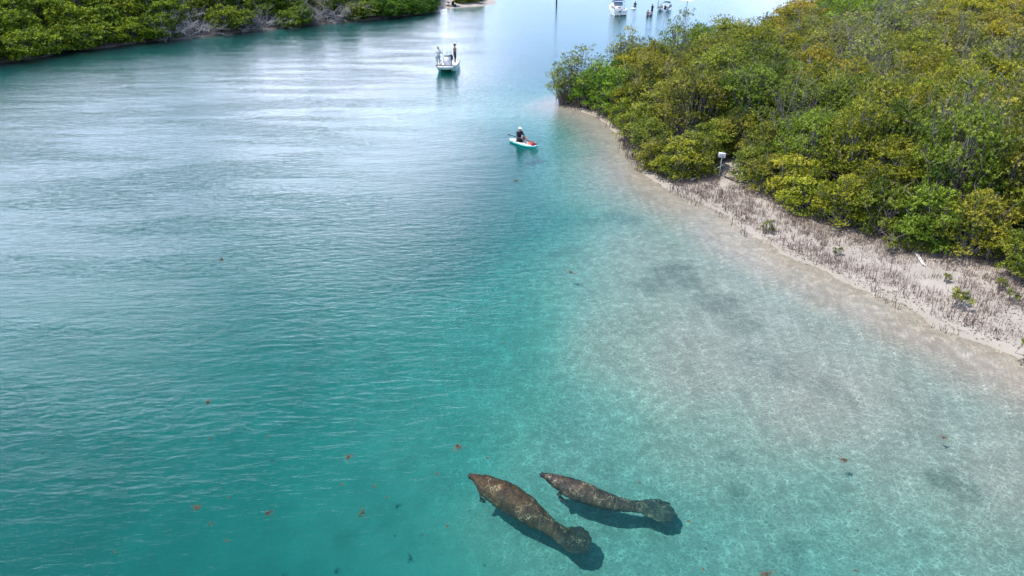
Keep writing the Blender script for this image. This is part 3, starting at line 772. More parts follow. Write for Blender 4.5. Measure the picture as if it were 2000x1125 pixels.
def litter_pts(rs, n):
    x = rs.uniform(4, 36, n * 20); y = rs.uniform(12, 46, n * 20); a = signed(RIGHT_LAND, x, y); f = signed(FOLIAGE, x, y)
    den = smooth01((fbm(x * .9 + 21, y * .9) - .36) / .25) * (.35 + .65 * (f > -.8)) + .9 * smooth01((.12 - np.abs(a - .55 + .6 * (fbm(x * .5, y * .5) - .5))) / .1)
    ok = (a > .05) & (f < 1.0) & (rs.rand(len(x)) < den); return np.stack([x[ok], y[ok]], 1)[:n]
rs_ = np.random.RandomState(9); q_ = litter_pts(rs_, 9000); LV = []
for x, y in q_:
    z = ground_z(x, y) + rs_.uniform(.008, .03); a = rs_.rand() * 6.28; L_ = rs_.uniform(.025, .06); c_, s_ = math.cos(a), math.sin(a); k_ = rs_.normal(0, .012, 4)
    LV += [(x, y, z + k_[0]), (x + c_ * L_ - s_ * L_ * .3, y + s_ * L_ + c_ * L_ * .3, z + k_[1]), (x + c_ * 2 * L_, y + s_ * 2 * L_, z + k_[2]), (x + c_ * L_ + s_ * L_ * .3, y + s_ * L_ - c_ * L_ * .3, z + k_[3])]
LITM = simple("dry_leaf", (.14, .09, .055), .9, .6, 2.3)
tag(obj("leaf_litter", np_mesh("leaf_litter", np.array(LV), np.arange(len(LV)).reshape(-1, 4), LITM)), "dry brown leaves and wrack strewn over the pale beach", kind='stuff')

def prop_roots(name, spots_, label):
    VV, FF = [], []
    def put(pts, rads, sides=4):
        o = len(VV); v, q = tube_np(pts, rads, sides); VV.extend(v); FF.extend([tuple(i + o for i in k) for k in q])
    rd = random.Random(4)
    for px, py, n, sp in spots_:
        c = G(px, py)
        for i in range(n):
            a = rd.uniform(0, 6.28); r0 = rd.uniform(0, sp * .5); r1 = r0 + rd.uniform(.2, .7)
            s0 = c + Vector((r0 * math.cos(a), r0 * math.sin(a), rd.uniform(.5, 1.1))); e = c + Vector((r1 * math.cos(a), r1 * math.sin(a), -.35))
            mpt = s0.lerp(e, .5) + Vector((math.cos(a) * .12, math.sin(a) * .12, .15)); put([s0, mpt, e], [.022, .02, .016])
    o = obj(name, np_mesh(name, np.array(VV), np.array(FF), DARKROOT, True)); return tag(o, label, kind='stuff')
prop_roots("prop_roots", [(1112, 206, 50, 1.6), (1140, 211, 60, 1.8), (1165, 217, 60, 1.6), (1192, 232, 50, 1.4), (1210, 248, 60, 1.4), (1238, 290, 50, 1.0), (1250, 308, 40, .9), (1270, 325, 40, .9), (1310, 342, 40, .9)],
           "tangle of dark arched mangrove roots where the point meets the water")

# ------------------------------------------------------------------ manatees
def manatee_material(name, head, back, tail):
    m, t = mat_new(name)
    out = N(t, "ShaderNodeOutputMaterial"); b = N(t, "ShaderNodeBsdfPrincipled", inp={'Roughness': 0.65})
    O = N(t, "ShaderNodeTexCoord").outputs['Object']
    s = attr(t, 'along')
    cr = N(t, "ShaderNodeValToRGB"); t.links.new(s, cr.inputs[0]); e = cr.color_ramp.elements
    e[0].position = 0.0; e[0].color = (.045, .04, .045, 1); e[1].position = 1.0; e[1].color = (*tail, 1)
    for p_, c_ in ((.05, (.05, .04, .04)), (.10, head), (.3, back), (.52, tuple(x * .8 for x in back)), (.68, tail)):
        k = e.new(p_); k.color = (*c_, 1)
    nA = tnoise(t, 7, 7, .68, O, .6); nB = tnoise(t, 34, 5, .7, O); nC = tnoise(t, 2.6, 4, .6, O)
    col = mixcol(t, maprange(t, nC, .38, .62, 0, .85), cr.outputs[0], mixcol(t, 1.0, cr.outputs[0], (.42, .5, .65), 'MULTIPLY'))
    col = mixcol(t, maprange(t, nA,   .50, .64, 0, .85), col, mixcol(t, 1.0, col, (2.6, 2.3, 1.8), 'MULTIPLY'))
    col = mixcol(t, maprange(t, nB, .55, .72, 0, .6), col, mixcol(t, 1.0, col, (.35, .38, .45), 'MULTIPLY'))
    # pale healed scars and scratches
    mpn = mapped(t, O, 20, (1.0, 1.0, 1.0))
    vo = N(t, "ShaderNodeTexVoronoi", feature='DISTANCE_TO_EDGE', inp={'Scale': 2.6, 'Randomness': 1.0})
    dn = N(t, "ShaderNodeTexNoise", inp={'Scale': 5.0, 'Detail': 4.0}); t.links.new(O, dn.inputs['Vector'])
    v1 = N(t, "ShaderNodeVectorMath", operation='SCALE'); t.links.new(dn.outputs['Color'], v1.inputs[0]); v1.inputs['Scale'].default_value = .5
    v2 = N(t, "ShaderNodeVectorMath", operation='ADD'); t.links.new(mpn, v2.inputs[0]); t.links.new(v1.outputs[0], v2.inputs[1]); t.links.new(v2.outputs[0], vo.inputs['Vector'])
    sc1 = math_node(t, 'MULTIPLY', maprange(t, vo.outputs['Distance'], 0.0, .030, 1, 0), maprange(t, tnoise(t, 1.9, 2, .5, O), .46, .55))
    col = mixcol(t, math_node(t, 'MULTIPLY', sc1, .85), col, (.50, .40, .24))
    t.links.new(col, b.inputs['Base Color'])
    bp = N(t, "ShaderNodeBump", inp={'Distance': .035, 'Strength': 1.0}); t.links.new(math_node(t, 'ADD', nA, math_node(t, 'MULTIPLY', nB, .3)), bp.inputs['Height'])
    t.links.new(bp.outputs[0], b.inputs['Normal']); t.links.new(b.outputs[0], out.inputs['Surface'])
    return m

def catmull(P_, n):
    P_ = [np.array(p, float) for p in P_]; P_ = [2 * P_[0] - P_[1]] + P_ + [2 * P_[-1] - P_[-2]]; out = []
    segs = len(P_) - 3
    for i in range(n + 1):
        u = i / n * segs; k = min(int(u), segs - 1); f = u - k; a, b_, c, d = P_[k:k + 4]
        out.append(.5 * (2 * b_ + (c - a) * f + (2 * a - 5 * b_ + 4 * c - d) * f * f + (3 * b_ - a - 3 * c + d) * f ** 3))
    return np.array(out)

def manatee(keys, flippers, mat, label, seed):
    """keys: photo pixel x, y, depth z of the axis, width, height of the section"""
    ctrl = [(*G(a, b_, z)[:2], z, w, h) for a, b_, z, w, h in keys]
    S = catmull(ctrl, 90); origin = Vector(S[45, :3]); origin.z = 0
    mb = MB(); rings = []; ns = 36
    for i in range(len(S)):
        p = Vector(S[i, :3]) - origin
        tg = Vector(S[min(i + 1, 90), :3] - S[max(i - 1, 0), :3]).normalized(); sd = tg.cross(Vector((0, 0, 1))).normalized(); up = sd.cross(tg).normalized()
        w, h = max(S[i, 3], .01) / 2, max(S[i, 4], .01) / 2
        ring = []
        for k in range(ns):
            an = 2 * math.pi * k / ns; c_, s_ = math.cos(an), math.sin(an)
            ring.append(p + sd * w * c_ + up * h * (s_ * (1.0 if s_ > 0 else .85)))
        rings.append(ring)
    mb.loft(rings)
    for pts, rads, fl in flippers:
        pts = [G(a, b_, z) - origin for a, b_, z in pts]
        fr_ = []
        for i, p in enumerate(pts):
            d = (pts[min(i + 1, len(pts) - 1)] - pts[max(i - 1, 0)]).normalized(); a = d.cross(Vector((0, 0, 1))).normalized(); u = a.cross(d)
            fr_.append([p + a * rads[i] * math.cos(q) + u * rads[i] * fl * math.sin(q) for q in [2 * math.pi * k / 12 for k in range(12)]])
        mb.loft(fr_)
    me = fuse(mb, "body", mat, 0.02, 3)
    co = np.empty(len(me.vertices) * 3, np.float32); me.vertices.foreach_get("co", co); co = co.reshape(-1, 3)
    Sp = S[:, :3] - np.array(origin); d2 = ((co[:, None, :] - Sp[None, :, :]) ** 2).sum(-1); al = d2.argmin(1) / 90.0
    no = np.empty(len(co) * 3, np.float32); me.vertices.foreach_get("normal", no); no = no.reshape(-1, 3)
    disp = np.array([mnoise.fractal(Vector(v * 3.2 + seed), 1.0, 2.0, 3) * .016 + mnoise.noise(Vector(v * 7 + seed)) * .013 + mnoise.noise(Vector(v * 19 + seed)) * .006 for v in co])
    # skin folds across the back
    disp += -.010 * (np.sin(al * 95 + co[:, 0] * 4) > .80) * (al > .12) * (al < .72)
    co2 = co + no * disp[:, None] * np.clip(al * 8, .2, 1)[:, None]; me.vertices.foreach_set("co", co2.astype(np.float32).ravel()); me.update()
    add_attr(me, 'along', al)
    root = empty("manatee", origin); tag(root, label, "manatee")
    obj("body", me, root)
    # eyes and nostrils
    hd = Vector(S[5, :3]) - origin; tg = Vector(S[7, :3] - S[3, :3]).normalized(); sd = tg.cross(Vector((0, 0, 1))).normalized()
    for sgn in (-1, 1):
        MB().ball(hd + sd * sgn * S[5, 3] * .46 + Vector((0, 0, .03)), .016, 8).build("eye", DARKEYE, root)
        tp = Vector(S[1, :3]) - origin
        MB().ball(tp + sd * sgn * .03 + Vector((0, 0, S[1, 4] * .40)), (.014, .014, .006), 8).build("nostril", DARKEYE, root)
    return root
DARKEYE = simple("dark_eye", (.012, .012, .014), .3)
def kx(cx, cy, z, w, h): return (880 + cx / 4.0, 880 + cy / 4.0, z, w, h)
MAN1 = manatee_material("manatee_brown_skin", (.102, .043, .017), (.098, .052, .020), (.030, .026, .018))
MAN2 = manatee_material("manatee_grey_skin", (.060, .034, .029), (.100, .073, .050), (.058, .058, .049))
manatee([kx(136, 200, -.20, .05, .05), kx(146, 200, -.20, .15, .13), kx(175, 207, -.21, .19, .17), kx(215, 228, -.26, .34, .29), kx(262, 258, -.31, .52, .46), kx(330, 305, -.36, .66, .58), kx(410, 350, -.38, .75, .64), kx(500, 405, -.40, .77, .62),
         kx(590, 465, -.42, .73, .56), kx(680, 530, -.44, .60, .45), kx(760, 588, -.47, .48, .32), kx(830, 630, -.50, .47, .20), kx(880, 660, -.52, .58, .14), kx(920, 676, -.53, .72, .11), kx(960, 691, -.54, .82, .09), kx(1000, 701, -.55, .85, .07), kx(1035, 707, -.55, .80, .06), kx(1062, 711, -.56, .68, .05), kx(1082, 713, -.56, .52, .045), kx(1097, 714, -.56, .30, .04), kx(1104, 715, -.56, .08, .03)],
        [([(880 + 285 / 4, 880 + 325 / 4, -.45), (880 + 235 / 4, 880 + 350 / 4, -.62), (880 + 235 / 4, 880 + 385 / 4, -.72), (880 + 275 / 4, 880 + 400 / 4, -.78)], [.12, .12, .10, .05], .4),
         ([(880 + 400 / 4, 880 + 260 / 4, -.45), (880 + 440 / 4, 880 + 290 / 4, -.55), (880 + 480 / 4, 880 + 330 / 4, -.6)], [.09, .09, .05], .4)],
        MAN1, "larger brown manatee swimming just under the surface, its round tail nearest the camera", 3.0)
manatee([kx(698, 188, -.10, .05, .05), kx(708, 190, -.11, .13, .12), kx(740, 200, -.12, .17, .15), kx(790, 222, -.16, .29, .26), kx(850, 252, -.22, .42, .38), kx(920, 285, -.27, .54, .47), kx(1000, 318, -.30, .59, .50), kx(1085, 350, -.32, .57, .48),
         kx(1170, 382, -.35, .51, .42), kx(1260, 410, -.39, .48, .36), kx(1350, 426, -.43, .41, .27), kx(1430, 436, -.47, .36, .20), kx(1495, 444, -.50, .47, .13), kx(1550, 452, -.52, .60, .09), kx(1600, 462, -.54, .72, .07), kx(1645, 472, -.55, .77, .06), kx(1685, 480, -.56, .72, .05), kx(1715, 487, -.56, .60, .045), kx(1738, 492, -.57, .42, .04), kx(1752, 495, -.57, .22, .035), kx(1758, 497, -.57, .06, .03)],
        [([(880 + 870 / 4, 880 + 320 / 4, -.36), (880 + 845 / 4, 880 + 350 / 4, -.50), (880 + 865 / 4, 880 + 378 / 4, -.60), (880 + 912 / 4, 880 + 402 / 4, -.66)], [.09, .09, .08, .035], .4),
         ([(880 + 930 / 4, 880 + 250 / 4, -.36), (880 + 970 / 4, 880 + 270 / 4, -.45), (880 + 1010 / 4, 880 + 300 / 4, -.5)], [.08, .08, .04], .4)],
        MAN2, "smaller speckled grey brown manatee swimming beside the larger one towards the left", 9.0)

# ------------------------------------------------------------------ people
SKIN_TAN = simple("tan_skin", (.34, .17, .11), .55); SKIN_PINK = simple("pink_skin", (.55, .32, .25), .55); SKIN_BROWN = simple("brown_skin", (.20, .10, .065), .55)
BLACK = simple("black_cloth", (.018, .018, .022), .8); WHITEC = simple("white_cloth", (.78, .78, .80), .8, .05); GREYC = simple("grey_cloth", (.42, .42, .48), .85); NAVY = simple("navy_cloth", (.03, .035, .08), .8)
GREENC = simple("green_cloth", (.04, .25, .14), .8); RED = simple("red_plastic", (.62, .03, .03), .45); MAROON = simple("maroon_cloth", (.16, .02, .04), .8); HAIR = simple("dark_hair", (.02, .016, .014), .7)
def capsule(mb, a, b_, r0, r1):
    a, b_ = Vector(a), Vector(b_); mb.tube([a.lerp(b_, f) for f in (0, .25, .5, .75, 1)], [r0 + (r1 - r0) * f for f in (0, .25, .5, .75, 1)], 12); mb.ball(a, r0 * 1.0, 12); mb.ball(b_, r1 * 1.0, 12)
STAND = dict(pelvis=(0, 0, .94), waist=(0, 0, 1.08), chest=(0, .01, 1.32), neck=(0, .01, 1.47), head=(0, .02, 1.63), sh=(.18, 0, 1.42), el=(.24, -.02, 1.14), wr=(.25, .06, .90), hp=(.095, 0, .92), kn=(.105, .02, .50), an=(.11, -.02, .09), toe=(.13, .15, .04))
SIT = dict(pelvis=(0, 0, .12), waist=(0, -.02, .26), chest=(0, .02, .50), neck=(0, .05, .65), head=(0, .08, .81), sh=(.18, .03, .60), el=(.27, .16, .36), wr=(.24, .34, .36), hp=(.10, .04, .11), kn=(.16, .42, .34), an=(.14, .80, .09), toe=(.15, .94, .12))
def person(loc, rz, label, skin, pose=STAND, over=None, shirt=None, shorts=BLACK, hat=None, hair=HAIR, shirt_name="shirt", extra=None, scale=1.0):
    J = {}
    for k, v in pose.items():
        v = Vector(v)
        if k in ('pelvis', 'waist', 'chest', 'neck', 'head'): J[k] = v
        else:
            J[k + 'R'] = v.copy(); w = v.copy(); w.x = -w.x; J[k + 'L'] = w
    for k, v in (over or {}).items(): J[k] = Vector(v)
    root = empty("person", loc, rz); root.scale = (scale,) * 3; tag(root, label, "person")
    mb = MB()
    capsule(mb, J['pelvis'], J['waist'], .135, .12); capsule(mb, J['waist'], J['chest'], .12, .145); capsule(mb, J['neck'] - Vector((0, 0, .04)), J['head'], .055, .05)
    mb.ball(J['head'] + Vector((0, .005, .01)), (.078, .098, .118), 16)
    mb.ball(J['head'] + Vector((0, .105, -.005)), (.014, .022, .026), 8)            # nose
    for s in 'LR':
        mb.ball(J['head'] + Vector(((-.08 if s == 'L' else .08), 0, -.01)), (.014, .024, .034), 8)
        capsule(mb, J['chest'] + Vector((0, 0, .05)), J['sh' + s], .10, .062)
        capsule(mb, J['sh' + s], J['el' + s], .052, .040); capsule(mb, J['el' + s], J['wr' + s], .040, .027)
        capsule(mb, J['hp' + s], J['kn' + s], .088, .056); capsule(mb, J['kn' + s], J['an' + s], .056, .036); capsule(mb, J['an' + s], J['toe' + s], .040, .030)
        d = (J['wr' + s] - J['el' + s]).normalized(); mb.ball(J['wr' + s] + d * .05, .034, 10)
    me = fuse(mb, "body", skin, .02, 3)
    # fingers and thumbs rooted in the palms, eyes set into the face
    fb = bmesh.new(); fb.from_mesh(me); hb = MB(); hb.bm.free(); hb.bm = fb
    for s in 'LR':
        d = (J['wr' + s] - J['el' + s]).normalized(); sd = d.orthogonal().normalized(); up = d.cross(sd); w0 = J['wr' + s] + d * .06
        for i, ln in enumerate((.062, .075, .070, .055)):
            o_ = w0 + sd * (i - 1.5) * .017
            hb.tube([o_, o_ + d * ln * .6, o_ + d * ln * .95 + up * ln * .3], [.010, .009, .007], 6)
        hb.tube([w0 - d * .03 + sd * .03, w0 + sd * .055 + d * .005, w0 + sd * .06 + d * .03], [.011, .010, .008], 6)
    fb.to_mesh(me); fb.free(); me.polygons.foreach_set("use_smooth", np.ones(len(me.polygons), bool))
    obj("body", me, root)
    eb = J['head'] + Vector((0, .098, .012))
    for s in (-1, 1): MB().ball(eb + Vector((s * .03, -.012, 0)), .011, 8).build("eye", DARKEYE, root)
    if hair:
        mb = MB(); mb.ball(J['head'] + Vector((0, -.018, .032)), (.088, .100, .112), 16); mb.build("hair", hair, root)
    if shirt:
        mb = MB(); capsule(mb, J['pelvis'] + Vector((0, 0, .04)), J['waist'], .155, .145); capsule(mb, J['waist'], J['chest'], .145, .165)
        for s in 'LR': capsule(mb, J['chest'] + Vector((0, 0, .05)), J['sh' + s], .12, .078); capsule(mb, J['sh' + s], J['sh' + s].lerp(J['el' + s], .75), .072, .062)
        obj(shirt_name, fuse(mb, shirt_name, shirt, .022, 2), root)
    if shorts:
        mb = MB(); capsule(mb, J['pelvis'] - Vector((0, 0, .02)), J['pelvis'] + Vector((0, 0, .08)), .155, .145)
        for s in 'LR': capsule(mb, J['hp' + s], J['hp' + s].lerp(J['kn' + s], .8), .108, .088)
        obj("shorts", fuse(mb, "shorts", shorts, .022, 2), root)
    if hat:
        mb = MB(); hc = J['head'] + Vector((0, -.005, .05)); mb.ball(hc, (.105, .118, .095), 16)
        mb.loft([[hc + Vector((x_ * math.cos(q), .06 + x_ * math.sin(q) * 1.2, z_)) for q in [2 * math.pi * k / 16 for k in range(16)]] for x_, z_ in ((.11, -.012), (.115, -.006), (.11, .002))])
        mb.build("cap", hat, root)
    return root

# ------------------------------------------------------------------ boats
GEL = simple("white_gelcoat", (.80, .80, .80), .25, .05, 2); DECK = simple("deck_white", (.74, .73, .74), .6, .08, 5); BOTTOM = simple("dark_stripe_bottom_shade", (.035, .045, .03), .5); RUB = simple("black_rubber", (.03, .03, .03), .6)
STEEL = simple("steel", (.55, .56, .58), .3, .05, metal=.9); CONSOLE = simple("console_shell", (.66, .65, .70), .35, .05); CANVAS = simple("dark_canvas", (.025, .022, .04), .8); CREAM = simple("cream_canvas", (.78, .66, .55), .85)
def hull_rings(stations):
    """stations: y, half beam at gunwale, half beam at chine, z keel, z chine, z gunwale"""
    rings = []
    for y, bg_, bc, zk, zc_, zg in stations:
        rings.append([Vector(v) for v in ((-bg_, y, zg), (-(bg_ * .7 + bc * .3), y, zg * .55 + zc_ * .45), (-bc, y, zc_), (-bc * .45, y, zk * .8 + zc_ * .2), (0, y, zk), (bc * .45, y, zk * .8 + zc_ * .2), (bc, y, zc_), ((bg_ * .7 + bc * .3), y, zg * .55 + zc_ * .45), (bg_, y, zg),
                                          (bg_ * .86, y, zg + .012), (bg_ * .80, y, zg - .16), (0, y, zg - .17), (-bg_ * .80, y, zg - .16), (-bg_ * .86, y, zg + .012))])
    return rings
def skiff():
    p = G(873, 140); root = empty("fishing_skiff", (p.x, p.y, 0), R(176 + 0)); root.rotation_euler.z = R(178)
    tag(root, "white flat bowed fishing skiff carrying two standing men in mid channel", "boat")
    st = [(-3.6, .93, .85, -.18, -.02, .52), (-2.6, .98, .88, -.18, -.04, .52), (-1.2, 1.0, .88, -.18, -.04, .55), (0.0, 1.0, .84, -.10, .06, .62), (.6, .98, .78, .10, .22, .68), (1.0, .95, .70, .36, .44, .73), (1.12, .93, .72, .52, .56, .74)]
    mb = MB(); mb.loft(hull_rings(st)); mb.build("hull", GEL, root, False)
    mb = MB(); mb.loft([[Vector(v) for v in ((-bc * 1.01, y, zc_ + .02), (-bc * .46, y, zk * .8 + zc_ * .2 - .012), (0, y, zk - .014), (bc * .46, y, zk * .8 + zc_ * .2 - .012), (bc * 1.01, y, zc_ + .02), (0, y, zc_ - .0))] for y, bg_, bc, zk, zc_, zg in st[:-1]])
    mb.build("bottom_shade", BOTTOM, root, False)  # dark layer over the underside, painting in the shade below the overhang
    mb = MB(); mb.tube([(-.95, -3.5, .545), (-1.01, -1.2, .575), (-1.01, 0, .64), (-.95, 1.1, .75), (0, 1.17, .76), (.95, 1.1, .75), (1.01, 0, .64), (1.01, -1.2, .575), (.95, -3.5, .545)], .03, 6); mb.build("rub_rail", RUB, root)
    MB().box((0, .55, .60), (1.62, .95, .06), bev=.02).build("bow_deck", DECK, root)
    mb = MB(); mb.box((0, -.75, .86), (.62, .5, .86), bev=.05); mb.build("console", CONSOLE, root)
    MB().box((0, -.62, 1.38), (.56, .03, .22), rot=Matrix.Rotation(R(-20), 4, 'X'), bev=.008).build("windscreen", simple("tinted_screen", (.35, .42, .48), .15), root)
    MB().box((0, -1.55, .62), (.7, .45, .42), bev=.05).build("seat", DECK, root)
    MB().box((.62, .1, .73), (.42, .32, .22), bev=.04).build("cooler", DECK, root)
    MB().tube([(.35, .75, .64), (.3, .85, .66), (.2, .8, .66), (.25, .7, .66)], .035, 6).build("anchor_line", RUB, root)
    for x in (-.38, -.30): pass
    for sgn in (-1, 1): MB().tube([(sgn * .36, -.75, .45), (sgn * .38, -.75, 1.2)], .03, 6).build("grab_rail", RUB, root)
    mb = MB(); mb.box((0, -3.8, .75), (.38, .5, .55), bev=.09); mb.tube([(0, -3.75, .5), (0, -3.8, -.3)], [.09, .06], 8); mb.build("outboard_motor", BLACK, root)
    for x, lean in ((-.30, -.05), (-.15, -.02), (0.0, .02), (.10, .03), (.42, .06)):
        MB().tube([(x, -1.0, 1.1), (x + lean, -1.03, 2.0), (x + lean * 2, -1.05, 3.1)], [.016, .012, .006], 5).build("fishing_rod", simple("rod_dark", (.06, .06, .08), .4) if x < -.2 else bpy.data.materials["rod_dark"], root)
    M = Matrix.Translation(root.location) @ Matrix.Rotation(root.rotation_euler.z, 4, 'Z')
    a = M @ Vector((.72, .38, .64)); person(a, R(-160), "person in a white long sleeved shirt and grey shorts standing on the skiff bow", SKIN_TAN, shirt=WHITEC, shorts=GREYC, over={'elL': (-.30, .08, 1.2), 'wrL': (-.10, .25, 1.18), 'elR': (.3, .05, 1.2), 'wrR': (.08, .27, 1.15)})
    b_ = M @ Vector((-.62, -1.9, .44)); person(b_, R(-70), "shirtless person in black shorts and dark cap standing at the side of the skiff console", SKIN_BROWN, shorts=BLACK, hat=BLACK, over={'elL': (-.30, -.05, 1.2), 'wrL': (-.15, .06, .98), 'elR': (.30, -.05, 1.2), 'wrR': (.15, .06, .98)}, scale=1.08)
    c = M @ Vector((1.0, -.2, .6))
    bag = empty("shirt_bundle", M @ Vector((.98, -.15, .62))); tag(bag, "white and green life vest hung beside the person on the skiff bow", "life vest")
    MB().box((0, 0, .62), (.26, .2, .62), bev=.08).build("vest", WHITEC, bag); MB().box((0, -.02, .72), (.2, .21, .2), bev=.03).build("green_patch", GREENC, bag)
    return root
skiff()

def paddle_board():
    a = G(996, 271, .12); b_ = G(1050, 287, .12); mid = (a + b_) / 2; d = (b_ - a); L = d.length; rz = math.atan2(-d.x, d.y)
    root = empty("paddle_board", (mid.x, mid.y, 0), rz); tag(root, "white paddle board with turquoise sides carrying a seated person", "paddle board")
    teal = simple("turquoise_foam", (.05, .50, .52), .4, .05)
    n = 22; rings = []; deck = []
    for i in range(n + 1):
        s = -1 + 2 * i / n; y = s * L / 2; w = .40 * max(0.0, 1 - abs(s) ** 2.6) ** .6 + .012; lift = .16 * max(0, s - .45) ** 1.3 + .05 * max(0, -s - .7)
        rings.append([Vector((w * math.cos(q), y, lift + .075 + .07 * math.sin(q))) for q in [2 * math.pi * k / 14 for k in range(14)]])
        deck.append([Vector((w * .95 * u, y * .985, lift + .151 - .022 * u * u)) for u in (-1, -.5, 0, .5, 1)])
    mb = MB(); mb.loft(rings); mb.build("board_body", teal, root)
    mb = MB(); mb.sheet(deck); o = mb.build("deck_pad", WHITEC, root)
    MB().box((0, -.30, .17), (.42, .45, .04), bev=.015).build("seat_pad", BLACK, root)
    M = Matrix.Translation(root.location) @ Matrix.Rotation(rz, 4, 'Z')
    person(M @ Vector((0, -.42, .13)), rz, "person in a white cap and dark top seated on the paddle board", SKIN_TAN, pose=SIT, shirt=simple("dark_purple_top", (.03, .015, .03), .8), shirt_name="top", shorts=BLACK, hat=WHITEC,
           over={'elR': (.24, .1, .36), 'wrR': (.30, .05, .12), 'elL': (-.28, .14, .38), 'wrL': (-.26, .34, .30)})
    bag = empty("dry_bag", M @ Vector((.03, .98, .165))); bag.rotation_euler.z = rz; tag(bag, "red dry bag lying on the paddle board bow", "bag")
    MB().tube([(-.2, 0, .1), (-.16, 0, .1), (.16, 0, .1), (.2, 0, .1)], [.06, .12, .12, .05], 12).build("bag_body", RED, bag); MB().tube([(.12, .04, .2), (.16, .08, .27)], .03, 8).build("bag_neck", MAROON, bag)
    v = empty("life_vest", M @ Vector((-.05, .62, .16))); v.rotation_euler.z = rz + .5; tag(v, "red and orange life vest folded between the legs of the paddle board rider", "life vest")
    MB().box((-.09, 0, .04), (.13, .38, .08), bev=.03).build("vest_panel", RED, v); MB().box((.09, .02, .05), (.13, .36, .08), .2, bev=.03).build("vest_panel", simple("orange_cloth", (.75, .22, .10), .7), v)
    # paddle across the lap
    p0 = G(994, 263, .55); p1 = G(1046, 279, .35); pd = empty("paddle", p0); tag(pd, "dark shafted paddle with a green blade held across the lap", "paddle")
    v_ = p1 - p0; MB().tube([(0, 0, 0), v_ * .97], .022, 8).build("shaft", NAVY, pd)
    dd = v_.normalized(); sd = dd.cross(Vector((0, 0, 1))).normalized()
    for s0, s1, mt in ((.86, 1.06, simple("green_blade", (.10, .36, .33), .4)), (-.04, .10, NAVY)):
        r_ = []
        for i in range(7):
            f = i / 6; c = v_ * (s0 + (s1 - s0) * f); w = .095 * math.sin(math.pi * (.12 + .8 * f)) ** .5
            r_.append([c + sd * w * math.cos(q) + Vector((0, 0, .010 * math.sin(q))) for q in [2 * math.pi * k / 10 for k in range(10)]])
        MB().loft(r_).build("blade", mt, pd)
paddle_board()

def cruiser():
    p = G(1212, 31); root = empty("cabin_boat", (p.x, p.y, 0), R(6)); tag(root, "white motor boat with a dark sun top anchored stern towards the camera", "boat")
    st = [(0, 1.12, 1.02, -.25, .0, 1.0), (2.0, 1.2, 1.05, -.25, .02, 1.02), (4.0, 1.12, .85, -.2, .12, 1.12), (5.4, .7, .4, .0, .35, 1.22), (6.2, .08, .04, .5, .8, 1.28)]
    MB().loft(hull_rings(st)).build("hull", GEL, root, False)
    MB().box((0, -.012, .05), (1.9, .03, .16)).build("boot_stripe", BOTTOM, root)
    MB().box((0, 3.2, 1.28), (1.7, 2.6, .5), bev=.15).build("cabin", GEL, root); MB().box((0, .9, 1.12), (1.5, .5, .5), bev=.08).build("stern_bench", GEL, root)
    MB().box((-.15, .62, 1.25), (.6, .06, .12), bev=.02).build("bench_vent", MAROON, root)
    mb = MB(); mb.box((-.22, -.32, .85), (.36, .42, .5), bev=.08); mb.tube([(-.22, -.3, .6), (-.22, -.35, -.3)], [.10, .07], 8); mb.build("outboard_motor", GREYC, root)
    MB().tube([(-.40, -.1, 1.18), (-.22, -.3, 1.15), (-.20, -.34, .7)], .035, 6).build("motor_bracket", BLACK, root)
    MB().box((0, 2.0, 1.72), (1.5, .04, .5), rot=Matrix.Rotation(R(-25), 4, 'X'), bev=.01).build("windscreen", bpy.data.materials["tinted_screen"], root)
    rows = [[Vector((x, y, 2.25 - .14 * (x / 1.0) ** 4)) for x in np.linspace(-1.0, 1.0, 13)] for y in (1.2, 2.4)]
    rows2 = [[v - Vector((0, 0, .07)) for v in r] for r in rows]
    mb = MB(); mb.loft([r + r2[::-1] for r, r2 in zip(rows, rows2)]); mb.build("sun_top", CANVAS, root, False)
    for x in (-.98, .98):
        for y0, y1 in ((1.2, 1.7), (2.4, 1.9)): MB().tube([(x, y0, 2.1), (x, y1, 1.05)], .018, 6).build("top_strut", STEEL, root)
cruiser()
